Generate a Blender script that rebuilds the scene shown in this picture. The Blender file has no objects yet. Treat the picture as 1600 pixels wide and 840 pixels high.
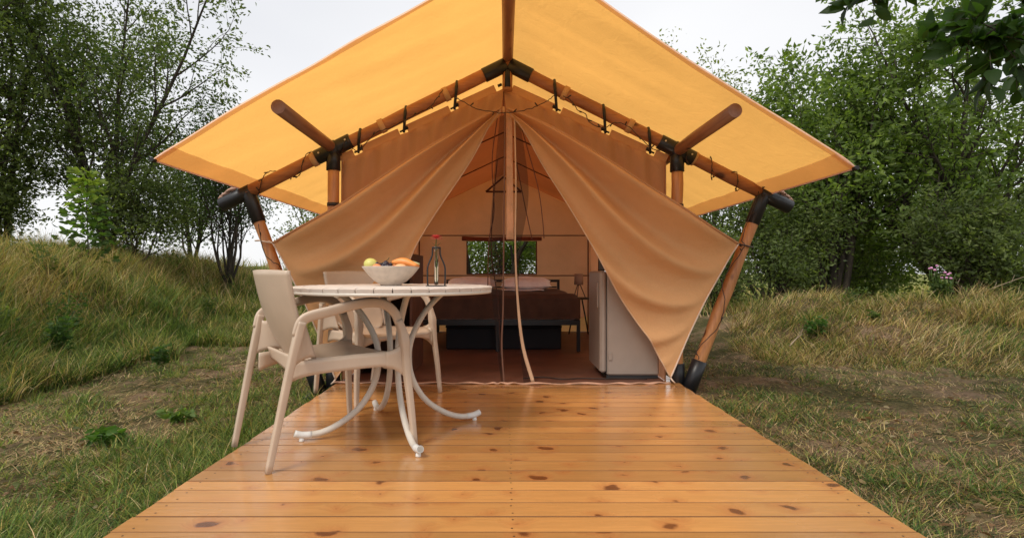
import bpy, math, random
import numpy as np
from mathutils import Vector, Matrix
random.seed(7)
rng = np.random.default_rng(11)
S = bpy.context.scene
COL = S.collection
PI = math.pi

# ------------------------------------------------------------------ camera
CAMZ = 0.82
cd = bpy.data.cameras.new('camera'); cam = bpy.data.objects.new('camera', cd); COL.objects.link(cam)
cam.location = (0, 0, CAMZ); cam.rotation_euler = (PI/2, 0, 0)
cd.sensor_width = 36.0; cd.lens = 850/1600*36.0
cd.shift_x = 13/1600; cd.shift_y = 7/1600
cd.clip_start = 0.05; cd.clip_end = 3000
S.camera = cam

# ------------------------------------------------------------------ light
SUN_EL, SUN_AZ = math.radians(52), math.radians(-38)     # azimuth measured from -Y (behind the camera) towards -X
w = bpy.data.worlds.new('World'); S.world = w; w.use_nodes = True
nt = w.node_tree; N = nt.nodes; L = nt.links; N.clear()
out = N.new('ShaderNodeOutputWorld'); bg = N.new('ShaderNodeBackground'); bg.inputs['Strength'].default_value = 0.12
sky = N.new('ShaderNodeTexSky'); sky.sky_type = 'NISHITA'; sky.sun_disc = False
sky.sun_elevation = SUN_EL; sky.sun_rotation = math.radians(218)
tc = N.new('ShaderNodeTexCoord'); mp = N.new('ShaderNodeMapping'); mp.inputs['Scale'].default_value = (1.0, 1.0, 2.2)
nz = N.new('ShaderNodeTexNoise'); nz.inputs['Scale'].default_value = 1.1; nz.inputs['Detail'].default_value = 4; nz.inputs['Roughness'].default_value = .45
cr = N.new('ShaderNodeValToRGB'); cr.color_ramp.elements[0].position = .35; cr.color_ramp.elements[1].position = .66
cr.color_ramp.elements[0].color = (6.1, 6.15, 6.35, 1); cr.color_ramp.elements[1].color = (7.5, 7.45, 7.45, 1)
mx = N.new('ShaderNodeMix'); mx.data_type = 'RGBA'; mx.inputs['Factor'].default_value = .93
L.new(tc.outputs['Generated'], mp.inputs['Vector']); L.new(mp.outputs[0], nz.inputs['Vector']); L.new(nz.outputs[0], cr.inputs[0])
L.new(sky.outputs[0], mx.inputs[6]); L.new(cr.outputs[0], mx.inputs[7]); L.new(mx.outputs[2], bg.inputs['Color']); L.new(bg.outputs[0], out.inputs[0])
sd = bpy.data.lights.new('sun', 'SUN'); sd.energy = 2.0; sd.angle = math.radians(18); sd.color = (1, .95, .86)
sun = bpy.data.objects.new('sun', sd); COL.objects.link(sun)
_d = Vector((math.sin(SUN_AZ)*math.cos(SUN_EL), -math.cos(SUN_AZ)*math.cos(SUN_EL), math.sin(SUN_EL)))
sun.rotation_euler = _d.to_track_quat('Z', 'Y').to_euler(); sun.location = (-4, -6, 9)
S.view_settings.view_transform = 'Standard'; S.view_settings.look = 'None'; S.view_settings.exposure = 0.28; S.view_settings.gamma = 1.0
S.render.engine = 'CYCLES'
S.cycles.max_bounces = 10; S.cycles.diffuse_bounces = 5; S.cycles.transmission_bounces = 8; S.cycles.transparent_max_bounces = 8

# ------------------------------------------------------------------ helpers
def W(px, py, Y):                                # photo pixel at a known distance -> place in the world
    return Vector(((px-787)/850*Y, Y, CAMZ+(427-py)/850*Y))
ORG = {}
def _link(o, parent):
    COL.objects.link(o)
    if parent is not None: o.parent = parent
def thing(name, label, cat, loc=(0, 0, 0), rz=0, group=None):
    o = bpy.data.objects.new(name, None); COL.objects.link(o); o.empty_display_size = .1
    o.location = loc; o.rotation_euler = (0, 0, rz); ORG[o.name] = Vector(loc)
    return tag(o, label, cat, group)
def tag(o, label=None, cat=None, group=None, kind=None):
    if label: o['label'] = label
    if cat: o['category'] = cat
    if group: o['group'] = group
    if kind: o['kind'] = kind
    return o
class MB:
    def __init__(s): s.v = []; s.f = []; s.sm = []
    def add(s, vs, fs, smooth=False):
        b = len(s.v); s.v.extend([tuple(x) for x in vs]); s.f.extend([tuple(i+b for i in f) for f in fs]); s.sm.extend([smooth]*len(fs)); return s
    def box(s, lo, hi, bev=0.0, M=None):
        x0, y0, z0 = lo; x1, y1, z1 = hi
        if bev <= 0:
            v = [(x0,y0,z0),(x1,y0,z0),(x1,y1,z0),(x0,y1,z0),(x0,y0,z1),(x1,y0,z1),(x1,y1,z1),(x0,y1,z1)]
            f = [(0,3,2,1),(4,5,6,7),(0,1,5,4),(1,2,6,5),(2,3,7,6),(3,0,4,7)]
        else:
            b = bev; v = []
            for z, i in ((z0, b), (z0+b, 0), (z1-b, 0), (z1, b)):
                v += [(x0+i+b*(i==0), y0+i, z), (x1-i-b*(i==0), y0+i, z), (x1-i, y0+i+b*(i==0), z), (x1-i, y1-i-b*(i==0), z),
                      (x1-i-b*(i==0), y1-i, z), (x0+i+b*(i==0), y1-i, z), (x0+i, y1-i-b*(i==0), z), (x0+i, y0+i+b*(i==0), z)]
            f = []
            for k in range(3):
                for j in range(8):
                    a, c = k*8+j, k*8+(j+1) % 8
                    f.append((a, c, c+8, a+8))
            f.append(tuple(range(7, -1, -1))); f.append(tuple(range(24, 32)))
        if M is not None: v = [M @ Vector(p) for p in v]
        return s.add(v, f)
    def tube(s, path, rad, n=10, cap=True, smooth=True, asp=None, up=(0, 0, 1), power=2.0):
        P = [Vector(p) for p in path]; m = len(P)
        R = rad if hasattr(rad, '__len__') else [rad]*m
        A = asp if hasattr(asp, '__len__') else [asp or 1.0]*m
        v = []; nrm = None
        for i in range(m):
            t = (P[min(i+1, m-1)]-P[max(i-1, 0)])
            t = t.normalized() if t.length > 1e-9 else Vector((0, 0, 1))
            if nrm is None:
                u = Vector(up)
                if abs(u.dot(t)) > .95: u = Vector((0, 1, 0)) if abs(t.y) < .9 else Vector((1, 0, 0))
                nrm = (u-t*u.dot(t)).normalized()
            else:
                nrm = (nrm-t*nrm.dot(t)).normalized()
            b = t.cross(nrm)
            for k in range(n):
                a = 2*PI*k/n+PI/n; c, q = math.cos(a), math.sin(a)
                if power != 2.0:
                    c = math.copysign(abs(c)**(2/power), c); q = math.copysign(abs(q)**(2/power), q)
                v.append(P[i]+nrm*(c*R[i])+b*(q*R[i]*A[i]))
        f = [(i*n+k, i*n+(k+1) % n, (i+1)*n+(k+1) % n, (i+1)*n+k) for i in range(m-1) for k in range(n)]
        s.add(v, f, smooth)
        if cap:
            b0 = len(s.v)-len(v)
            s.f.append(tuple(b0+k for k in range(n-1, -1, -1))); s.sm.append(False)
            s.f.append(tuple(b0+(m-1)*n+k for k in range(n))); s.sm.append(False)
        return s
    def lathe(s, prof, c=(0, 0, 0), n=24, smooth=True):
        cx, cy, cz = c; v = []; m = len(prof)
        for r, z in prof:
            for k in range(n):
                a = 2*PI*k/n; v.append((cx+r*math.cos(a), cy+r*math.sin(a), cz+z))
        f = [(i*n+k, i*n+(k+1) % n, (i+1)*n+(k+1) % n, (i+1)*n+k) for i in range(m-1) for k in range(n)]
        f.append(tuple(range(n-1, -1, -1))); f.append(tuple((m-1)*n+k for k in range(n)))
        s.add(v, f, smooth); s.sm[-1] = False; s.sm[-2] = False
        return s
    def ball(s, c, r, n=12, m=8, sc=(1, 1, 1), M=None):
        prof = []; v = []
        for i in range(m+1):
            a = -PI/2+PI*i/m; rr = max(math.cos(a), .02)
            for k in range(n):
                p = Vector((rr*math.cos(2*PI*k/n)*r*sc[0], rr*math.sin(2*PI*k/n)*r*sc[1], math.sin(a)*r*sc[2]))
                if M is not None: p = M @ p
                v.append(p+Vector(c))
        f = [(i*n+k, i*n+(k+1) % n, (i+1)*n+(k+1) % n, (i+1)*n+k) for i in range(m) for k in range(n)]
        f.append(tuple(range(n-1, -1, -1))); f.append(tuple(m*n+k for k in range(n)))
        return s.add(v, f, True)
    def grid(s, fn, nu, nv, smooth=True, flip=False):
        v = [fn(i/nu, j/nv) for j in range(nv+1) for i in range(nu+1)]
        f = []
        for j in range(nv):
            for i in range(nu):
                a = j*(nu+1)+i; q = (a, a+1, a+nu+2, a+nu+1)
                f.append(q[::-1] if flip else q)
        return s.add(v, f, smooth)
    def slab(s, fn, nu, nv, th, smooth=True):     # closed sheet with thickness; fn gives the mid surface
        P = [[Vector(fn(i/nu, j/nv)) for i in range(nu+1)] for j in range(nv+1)]
        top = []; bot = []
        for j in range(nv+1):
            for i in range(nu+1):
                du = P[j][min(i+1, nu)]-P[j][max(i-1, 0)]; dv = P[min(j+1, nv)][i]-P[max(j-1, 0)][i]
                n = du.cross(dv); n = n.normalized() if n.length > 1e-12 else Vector((0, 0, 1))
                t = th(i/nu, j/nv) if callable(th) else th
                top.append(P[j][i]+n*t/2); bot.append(P[j][i]-n*t/2)
        k = len(top); f = []
        for j in range(nv):
            for i in range(nu):
                a = j*(nu+1)+i
                f.append((a, a+1, a+nu+2, a+nu+1)); f.append((k+a, k+a+nu+1, k+a+nu+2, k+a+1))
        ring = [i for i in range(nu+1)]+[j*(nu+1)+nu for j in range(1, nv+1)]+[nv*(nu+1)+i for i in range(nu-1, -1, -1)]+[j*(nu+1) for j in range(nv-1, 0, -1)]
        for a, b in zip(ring, ring[1:]+ring[:1]): f.append((b, a, k+a, k+b))
        return s.add(top+bot, f, smooth)
    def build(s, name, mat, parent=None, world=True):
        me = bpy.data.meshes.new(name)
        o0 = ORG.get(parent.name, Vector((0, 0, 0))) if (parent is not None and world) else Vector((0, 0, 0))
        me.from_pydata([(a-o0.x, b-o0.y, c-o0.z) for a, b, c in s.v], [], s.f)
        me.polygons.foreach_set('use_smooth', s.sm); me.update()
        if mat is not None: me.materials.append(mat)
        o = bpy.data.objects.new(name, me); _link(o, parent)
        ORG[o.name] = o0
        return o
def spline(pts, n):                               # Catmull-Rom through pts
    P = [Vector(p) for p in pts]; P = [P[0]*2-P[1]]+P+[P[-1]*2-P[-2]]; out = []
    m = len(P)-3
    for k in range(n+1):
        t = k/n*m; i = min(int(t), m-1); u = t-i
        a, b, c, d = P[i:i+4]
        out.append(.5*((2*b)+(c-a)*u+(2*a-5*b+4*c-d)*u*u+(3*b-a-3*c+d)*u**3))
    return out
def copy_tree(o, parent=None):
    c = o.copy(); COL.objects.link(c)
    if parent is not None: c.parent = parent
    ORG[c.name] = ORG.get(o.name, Vector((0, 0, 0)))
    for ch in list(o.children): copy_tree(ch, c)
    return c

# ------------------------------------------------------------------ materials
def newmat(name):
    m = bpy.data.materials.new(name); m.use_nodes = True; n = m.node_tree.nodes; l = m.node_tree.links
    p = n['Principled BSDF']; return m, n, l, p
def nd(n, t, **k):
    x = n.new(t)
    for a, b in k.items():
        if a in x.inputs: x.inputs[a].default_value = b
        else: setattr(x, a, b)
    return x
def ramp(n, stops):
    r = n.new('ShaderNodeValToRGB'); e = r.color_ramp.elements
    while len(e) < len(stops): e.new(.5)
    for i, (p, c) in enumerate(stops): e[i].position = p; e[i].color = (*c, 1) if len(c) == 3 else c
    return r
def coords(n, l, scale=(1, 1, 1), rand=True):
    t = n.new('ShaderNodeTexCoord'); mp = n.new('ShaderNodeMapping'); mp.inputs['Scale'].default_value = scale
    l.new(t.outputs['Object'], mp.inputs['Vector'])
    if rand:
        oi = n.new('ShaderNodeObjectInfo'); mu = n.new('ShaderNodeVectorMath'); mu.operation = 'SCALE'; mu.inputs[0].default_value = (37, 53, 71)
        l.new(oi.outputs['Random'], mu.inputs['Scale']); l.new(mu.outputs[0], mp.inputs['Location'])
    return mp
def simple(name, col, rough=.6, metal=0, var=.12, vscale=9, bump=0, bscale=60, spec=.5):
    m, n, l, p = newmat(name); mp = coords(n, l)
    nz = nd(n, 'ShaderNodeTexNoise', Scale=vscale, Detail=4.0); l.new(mp.outputs[0], nz.inputs['Vector'])
    c0 = tuple(x*(1-var) for x in col); c1 = tuple(min(1, x*(1+var)) for x in col)
    r = ramp(n, [(.3, c0), (.7, c1)]); l.new(nz.outputs[0], r.inputs[0]); l.new(r.outputs[0], p.inputs['Base Color'])
    p.inputs['Roughness'].default_value = rough; p.inputs['Metallic'].default_value = metal; p.inputs['Specular IOR Level'].default_value = spec
    if bump:
        b = nd(n, 'ShaderNodeBump', Strength=bump, Distance=.002); z = nd(n, 'ShaderNodeTexNoise', Scale=bscale, Detail=3.0)
        l.new(mp.outputs[0], z.inputs['Vector']); l.new(z.outputs[0], b.inputs['Height']); l.new(b.outputs[0], p.inputs['Normal'])
    return m
def cloth(name, col, trans=.5, tcol=None, var=.08, stain=.1, weave=900, spec=0.15, big=1.5):
    m, n, l, p = newmat(name); mp = coords(n, l, rand=False)
    nz = nd(n, 'ShaderNodeTexNoise', Scale=big, Detail=5.0, Roughness=.6); l.new(mp.outputs[0], nz.inputs['Vector'])
    n2 = nd(n, 'ShaderNodeTexNoise', Scale=140.0, Detail=2.0); l.new(mp.outputs[0], n2.inputs['Vector'])
    ad = nd(n, 'ShaderNodeMath', operation='MULTIPLY_ADD'); ad.inputs[1].default_value = .35
    l.new(n2.outputs[0], ad.inputs[0]); l.new(nz.outputs[0], ad.inputs[2])
    def rp(c):
        r = ramp(n, [(.4, tuple(x*(1-var-stain*.5) for x in c)), (.85, tuple(min(1, x*(1+var)) for x in c))]); l.new(ad.outputs[0], r.inputs[0]); return r
    r1 = rp(col); r2 = rp(tcol or col)
    l.new(r1.outputs[0], p.inputs['Base Color']); p.inputs['Roughness'].default_value = .85; p.inputs['Specular IOR Level'].default_value = spec
    tr = n.new('ShaderNodeBsdfTranslucent'); l.new(r2.outputs[0], tr.inputs['Color'])
    ms = n.new('ShaderNodeMixShader'); ms.inputs[0].default_value = trans
    l.new(p.outputs[0], ms.inputs[1]); l.new(tr.outputs[0], ms.inputs[2])
    b = nd(n, 'ShaderNodeBump', Strength=.25, Distance=.001)
    wv = nd(n, 'ShaderNodeTexNoise', Scale=float(weave), Detail=1.0); l.new(mp.outputs[0], wv.inputs['Vector']); l.new(wv.outputs[0], b.inputs['Height'])
    b3 = nd(n, 'ShaderNodeBump', Strength=.55, Distance=.012); w3 = nd(n, 'ShaderNodeTexNoise', Scale=11.0, Detail=4.0, Roughness=.55, Distortion=.8); l.new(mp.outputs[0], w3.inputs['Vector']); l.new(w3.outputs[0], b3.inputs['Height']); l.new(b3.outputs[0], b.inputs['Normal'])
    l.new(b.outputs[0], p.inputs['Normal']); l.new(b3.outputs[0], tr.inputs['Normal'])
    l.new(ms.outputs[0], n['Material Output'].inputs[0]); return m
def plankmat(name, light, dark, gloss=.2, coat=.6, axis='x'):
    m, n, l, p = newmat(name)
    t = n.new('ShaderNodeTexCoord'); oi = n.new('ShaderNodeObjectInfo')
    mu = n.new('ShaderNodeVectorMath'); mu.operation = 'SCALE'; mu.inputs[0].default_value = (17, 9, 5); l.new(oi.outputs['Random'], mu.inputs['Scale'])
    ad = n.new('ShaderNodeVectorMath'); l.new(t.outputs['Object'], ad.inputs[0]); l.new(mu.outputs[0], ad.inputs[1])
    def mapd(sc):
        q = n.new('ShaderNodeMapping'); q.inputs['Scale'].default_value = sc; l.new(ad.outputs[0], q.inputs['Vector']); return q
    # knots: sparse cells, elongated along the board
    mk = mapd((4.6, 5.6, 1)); vo = n.new('ShaderNodeTexVoronoi'); vo.voronoi_dimensions = '2D'; vo.inputs['Scale'].default_value = 1.0
    wn = nd(n, 'ShaderNodeTexNoise', Scale=2.5, Detail=2.0); l.new(mk.outputs[0], wn.inputs['Vector'])
    wm = n.new('ShaderNodeVectorMath'); wm.operation = 'MULTIPLY_ADD'; wm.inputs[1].default_value = (.5, .3, 0); l.new(wn.outputs['Color'], wm.inputs[0]); l.new(mk.outputs[0], wm.inputs[2])
    l.new(wm.outputs[0], vo.inputs['Vector'])
    sc = n.new('ShaderNodeSeparateColor'); l.new(vo.outputs['Color'], sc.inputs[0])
    szr = nd(n, 'ShaderNodeMapRange'); szr.inputs[1].default_value = .62; szr.inputs[2].default_value = 1; szr.inputs[3].default_value = 0.0; szr.inputs[4].default_value = .14
    l.new(sc.outputs[0], szr.inputs[0])
    sub = nd(n, 'ShaderNodeMath', operation='SUBTRACT'); l.new(szr.outputs[0], sub.inputs[0]); l.new(vo.outputs['Distance'], sub.inputs[1])
    kn = nd(n, 'ShaderNodeMapRange'); kn.inputs[1].default_value = -.035; kn.inputs[2].default_value = .03; l.new(sub.outputs[0], kn.inputs[0])
    halo = nd(n, 'ShaderNodeMapRange'); halo.inputs[1].default_value = -.28; halo.inputs[2].default_value = .0; l.new(sub.outputs[0], halo.inputs[0])
    # grain bends round the knots
    mg = mapd((1.3, 26, 26)); gd = n.new('ShaderNodeVectorMath'); gd.operation = 'MULTIPLY_ADD'; gd.inputs[1].default_value = (0, 1.6, 0)
    cv = n.new('ShaderNodeCombineXYZ'); l.new(halo.outputs[0], cv.inputs[1]); l.new(cv.outputs[0], gd.inputs[0]); l.new(mg.outputs[0], gd.inputs[2])
    g = nd(n, 'ShaderNodeTexNoise', Scale=1.0, Detail=7.0, Roughness=.7); l.new(gd.outputs[0], g.inputs['Vector'])
    mid = tuple((a*.55+b*.45) for a, b in zip(light, dark))
    r = ramp(n, [(.30, mid), (.44, light), (.54, tuple(x*.86 for x in light)), (.60, light), (.72, tuple(x*.6+y*.4 for x, y in zip(light, dark)))]); l.new(g.outputs[0], r.inputs[0])
    # broad patches
    mb = mapd((.8, 3, 1)); bn = nd(n, 'ShaderNodeTexNoise', Scale=1.0, Detail=3.0); l.new(mb.outputs[0], bn.inputs['Vector'])
    hs = nd(n, 'ShaderNodeHueSaturation'); l.new(r.outputs[0], hs.inputs['Color'])
    rv = nd(n, 'ShaderNodeMapRange'); rv.inputs[3].default_value = .5; rv.inputs[4].default_value = 1.25
    av = nd(n, 'ShaderNodeMath', operation='MULTIPLY_ADD'); av.inputs[1].default_value = .62; l.new(oi.outputs['Random'], av.inputs[0])
    bs = nd(n, 'ShaderNodeMath', operation='MULTIPLY'); bs.inputs[1].default_value = .5; l.new(bn.outputs[0], bs.inputs[0]); l.new(bs.outputs[0], av.inputs[2])
    l.new(av.outputs[0], rv.inputs[0]); l.new(rv.outputs[0], hs.inputs['Value'])
    hm = n.new('ShaderNodeMix'); hm.data_type = 'RGBA'; hm.inputs[7].default_value = (dark[0]*1.1, dark[1], dark[2], 1)
    hf = nd(n, 'ShaderNodeMath', operation='MULTIPLY'); hf.inputs[1].default_value = .38; l.new(halo.outputs[0], hf.inputs[0]); l.new(hf.outputs[0], hm.inputs[0])
    l.new(hs.outputs[0], hm.inputs[6])
    km = n.new('ShaderNodeMix'); km.data_type = 'RGBA'; km.inputs[7].default_value = (dark[0]*.27, dark[1]*.22, dark[2]*.22, 1)
    kf = nd(n, 'ShaderNodeMath', operation='MULTIPLY'); kf.inputs[1].default_value = .85; l.new(kn.outputs[0], kf.inputs[0]); l.new(kf.outputs[0], km.inputs[0]); l.new(hm.outputs[2], km.inputs[6])
    l.new(km.outputs[2], p.inputs['Base Color'])
    rr = nd(n, 'ShaderNodeMapRange'); rr.inputs[3].default_value = gloss; rr.inputs[4].default_value = gloss+.2; l.new(bn.outputs[0], rr.inputs[0]); l.new(rr.outputs[0], p.inputs['Roughness'])
    p.inputs['Coat Weight'].default_value = coat; p.inputs['Coat Roughness'].default_value = .2; p.inputs['Coat IOR'].default_value = 1.75
    b = nd(n, 'ShaderNodeBump', Strength=.25, Distance=.002); l.new(g.outputs[0], b.inputs['Height']); l.new(b.outputs[0], p.inputs['Normal'])
    b2 = nd(n, 'ShaderNodeBump', Strength=.35, Distance=.002); l.new(bn.outputs[0], b2.inputs['Height']); l.new(b2.outputs[0], p.inputs['Coat Normal'])
    return m
def attrmat(name, trans=.4, rough=.55, spec=.35, tmul=(1.25, 1.35, .7)):
    m, n, l, p = newmat(name); a = n.new('ShaderNodeAttribute'); a.attribute_name = 'Col'
    l.new(a.outputs['Color'], p.inputs['Base Color']); p.inputs['Roughness'].default_value = rough; p.inputs['Specular IOR Level'].default_value = spec
    tm = n.new('ShaderNodeVectorMath'); tm.operation = 'MULTIPLY'; tm.inputs[1].default_value = tmul; l.new(a.outputs['Color'], tm.inputs[0])
    tr = n.new('ShaderNodeBsdfTranslucent'); l.new(tm.outputs[0], tr.inputs['Color'])
    ms = n.new('ShaderNodeMixShader'); ms.inputs[0].default_value = trans; l.new(p.outputs[0], ms.inputs[1]); l.new(tr.outputs[0], ms.inputs[2])
    l.new(ms.outputs[0], n['Material Output'].inputs[0]); return m
def barkmat(name, a, b, sc=14):
    m, n, l, p = newmat(name); mp = coords(n, l, (1, 1, .25))
    nz = nd(n, 'ShaderNodeTexNoise', Scale=float(sc), Detail=6.0, Roughness=.7); l.new(mp.outputs[0], nz.inputs['Vector'])
    r = ramp(n, [(.35, a), (.68, b)]); l.new(nz.outputs[0], r.inputs[0]); l.new(r.outputs[0], p.inputs['Base Color']); p.inputs['Roughness'].default_value = .9
    bp = nd(n, 'ShaderNodeBump', Strength=.8, Distance=.01); l.new(nz.outputs[0], bp.inputs['Height']); l.new(bp.outputs[0], p.inputs['Normal']); return m
def polemat(name, a, b, knot, ax='z'):
    m, n, l, p = newmat(name); sc = {'z': (1, 1, .07), 'y': (1, .07, 1), 'x': (.07, 1, 1)}[ax]
    mp = coords(n, l, sc)
    nz = nd(n, 'ShaderNodeTexNoise', Scale=38.0, Detail=5.0, Roughness=.6); l.new(mp.outputs[0], nz.inputs['Vector'])
    r = ramp(n, [(.3, a), (.62, b), (.8, tuple(x*.8 for x in a))]); l.new(nz.outputs[0], r.inputs[0])
    mp2 = coords(n, l, tuple(1.0 if s == 1 else .6 for s in sc)); vo = nd(n, 'ShaderNodeTexVoronoi', Scale=5.5); l.new(mp2.outputs[0], vo.inputs['Vector'])
    kr = ramp(n, [(.1, (1, 1, 1)), (.17, (0, 0, 0))]); l.new(vo.outputs['Distance'], kr.inputs[0])
    big = nd(n, 'ShaderNodeTexNoise', Scale=3.0, Detail=2.0); l.new(mp2.outputs[0], big.inputs['Vector'])
    hs = nd(n, 'ShaderNodeHueSaturation'); vr = nd(n, 'ShaderNodeMapRange'); vr.inputs[1].default_value = .3; vr.inputs[2].default_value = .7; vr.inputs[3].default_value = .75; vr.inputs[4].default_value = 1.15
    l.new(big.outputs[0], vr.inputs[0]); l.new(vr.outputs[0], hs.inputs['Value']); l.new(r.outputs[0], hs.inputs['Color'])
    mxx = n.new('ShaderNodeMix'); mxx.data_type = 'RGBA'; mxx.inputs[7].default_value = (*knot, 1)
    l.new(kr.outputs[0], mxx.inputs[0]); l.new(hs.outputs[0], mxx.inputs[6]); l.new(mxx.outputs[2], p.inputs['Base Color'])
    p.inputs['Roughness'].default_value = .42
    bp = nd(n, 'ShaderNodeBump', Strength=.3, Distance=.003); l.new(nz.outputs[0], bp.inputs['Height']); l.new(bp.outputs[0], p.inputs['Normal']); return m

M_plank = plankmat('varnished_pine', (.70, .33, .10), (.38, .11, .03), .16, .8)
M_tarp = cloth('yellow_tarp', (.78, .41, .12), .68, (.93, .485, .12), var=.05, stain=.07)
M_hem = cloth('orange_hem', (.62, .40, .20), .72, (.92, .76, .72), var=.04)
M_canvas = cloth('beige_canvas', (.69, .39, .185), .1, (.80, .40, .16), var=.05)
M_gable = cloth('tan_canvas', (.66, .39, .21), .34, (.76, .40, .19), var=.06)
M_inner = cloth('inner_canvas', (.68, .37, .22), .62, (.88, .44, .25), var=.08)
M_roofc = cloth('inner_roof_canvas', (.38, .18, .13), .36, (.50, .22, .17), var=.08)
M_skirt = cloth('mud_flap', (.75, .5, .22), .6, (.85, .5, .2), var=.08)
M_seam = simple('dark_binding', (.12, .035, .02), .8)
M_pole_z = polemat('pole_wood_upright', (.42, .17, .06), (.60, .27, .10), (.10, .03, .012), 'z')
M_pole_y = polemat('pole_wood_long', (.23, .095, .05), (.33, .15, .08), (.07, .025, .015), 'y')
M_pole_x = polemat('pole_wood_cross', (.32, .12, .05), (.46, .19, .08), (.09, .03, .012), 'x')
M_black = simple('black_sleeve', (.012, .012, .014), .38, var=.3, bump=.15)
M_blackm = simple('black_metal', (.012, .012, .013), .45)
M_strap = simple('beige_webbing', (.55, .33, .17), .85, bump=.5, bscale=300)
M_zip = simple('zip_tape', (.62, .40, .25), .8, bump=.4, bscale=200)
M_piping = simple('pale_piping', (.72, .56, .44), .8)
M_cable = simple('dark_cable', (.035, .018, .012), .5)
M_plastic = simple('taupe_resin', (.54, .415, .31), .40, var=.05, bump=.12, bscale=500, spec=.45)
M_white = simple('white_coated_steel', (.62, .56, .48), .35, var=.06, spec=.5)
M_cap = simple('white_plastic_cap', (.72, .70, .66), .4, var=.04)
M_top = simple('table_resin', (.64, .57, .51), .5, var=.07, bump=.2, bscale=120)
M_bowl = simple('ceramic', (.60, .50, .41), .55, var=.1, vscale=30, bump=.2)
M_sheetw = simple('white_cotton', (.9, .8, .76), .9, bump=.3)
M_pillow = simple('pillow_cotton', (.93, .86, .84), .9, bump=.3)
M_duvet = simple('brown_bedspread', (.085, .040, .024), .9, var=.2, bump=.5, bscale=90)
M_fridge = simple('fridge_enamel', (.36, .29, .24), .35, var=.04)
M_rubber = simple('dark_rubber', (.03, .028, .028), .6)
M_shade = cloth('lamp_shade_cloth', (.5, .33, .25), .3)
M_cab = simple('brown_laminate', (.13, .05, .028), .55, var=.3, vscale=14)

# ------------------------------------------------------------------ ground
def vn(x, y, s=1.0, seed=0):                      # smooth pseudo noise, about -1..1
    a = seed*1.7
    return (np.sin(x*1.31*s+a+1.7*np.sin(y*.83*s+a))+np.sin(y*1.57*s-a*2+1.3*np.sin(x*1.1*s+a*.7))+np.sin((x+y)*2.3*s+a*3+np.sin(y*1.9*s)))/3
def sst(t): t = np.clip(t, 0, 1); return t*t*(3-2*t)
def hgt(X, Y):
    X = np.asarray(X, float); Y = np.asarray(Y, float)
    h = -.105+.02*vn(X, Y, 2.2, 1)+.012*vn(X, Y, 5.5, 2)
    # left bank
    m = sst(np.where(X < -1.7, (-X-3.6-.13*(Y-4.5)+.35*vn(X, Y, 1.1, 31))/2.6, 0))
    back = 1-.6*sst((Y-17)/20)
    h = h+1.06*m*back*(1+.13*vn(X, Y, 1.6, 3)+.07*vn(X, Y, 4.1, 33))*sst((Y-2.2)/2.2)
    h = h+.34*sst((Y-9.5)/3)*sst((-X-2.6)/2)*(1-m)
    # right bank
    ampR = np.interp(X, [2.6, 3.3, 4.2, 6, 9, 30], [0, .22, .42, .46, .48, .5])
    yr = np.interp(X, [2.5, 4, 6, 9], [5.6, 5.0, 4.3, 3.6])
    m = sst((Y-yr)/1.9); back = 1-.9*sst((Y-yr-3)/4)
    h = h+ampR*m*back*(1+.32*vn(X, Y, 1.9, 5)+.17*vn(X, Y, 4.4, 35))
    h = h-.16*np.exp(-((X-3.5)**2/.10+(Y-6.35)**2/.10))
    return h
def npmesh(name, V, F, mat, parent=None, col=None, smooth=False):
    me = bpy.data.meshes.new(name); V = np.ascontiguousarray(V, np.float32); F = np.ascontiguousarray(F, np.int32)
    k = F.shape[1]
    if parent is not None: V = V-np.array(ORG.get(parent.name, Vector((0, 0, 0))), np.float32)
    me.vertices.add(len(V)); me.vertices.foreach_set('co', V.ravel())
    me.loops.add(F.size); me.loops.foreach_set('vertex_index', F.ravel())
    me.polygons.add(len(F)); me.polygons.foreach_set('loop_start', np.arange(0, F.size, k, dtype=np.int32))
    if smooth: me.polygons.foreach_set('use_smooth', np.ones(len(F), bool))
    me.update(calc_edges=True)
    if col is not None:
        at = me.color_attributes.new('Col', 'FLOAT_COLOR', 'POINT')
        c = np.ones((len(V), 4), np.float32); c[:, :3] = col; at.data.foreach_set('color', c.ravel())
    me.materials.append(mat); o = bpy.data.objects.new(name, me); _link(o, parent); ORG[o.name] = ORG.get(parent.name, Vector((0, 0, 0))) if parent is not None else Vector((0, 0, 0))
    return o
mg, n, l, p = newmat('meadow_soil'); mp = coords(n, l, rand=False)
a1 = nd(n, 'ShaderNodeTexNoise', Scale=1.6, Detail=8.0, Roughness=.65); l.new(mp.outputs[0], a1.inputs['Vector'])
a2 = nd(n, 'ShaderNodeTexNoise', Scale=40.0, Detail=6.0, Roughness=.7, Distortion=1.2); l.new(mp.outputs[0], a2.inputs['Vector'])
r1 = ramp(n, [(.36, (.06, .065, .022)), (.48, (.14, .115, .055)), (.58, (.27, .185, .115)), (.7, (.36, .25, .165))]); l.new(a1.outputs[0], r1.inputs[0])
r2 = ramp(n, [(.3, (.3, .3, .3)), (.5, (.85, .85, .85)), (.72, (1.5, 1.45, 1.3))]); l.new(a2.outputs[0], r2.inputs[0])
mm = n.new('ShaderNodeMix'); mm.data_type = 'RGBA'; mm.blend_type = 'MULTIPLY'; mm.inputs[0].default_value = 1; l.new(r1.outputs[0], mm.inputs[6]); l.new(r2.outputs[0], mm.inputs[7])
sx = n.new('ShaderNodeSeparateXYZ'); tcg = n.new('ShaderNodeTexCoord'); l.new(tcg.outputs['Object'], sx.inputs[0])
fm = nd(n, 'ShaderNodeMapRange'); fm.inputs[1].default_value = 11; fm.inputs[2].default_value = 17; l.new(sx.outputs['Y'], fm.inputs[0])
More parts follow.
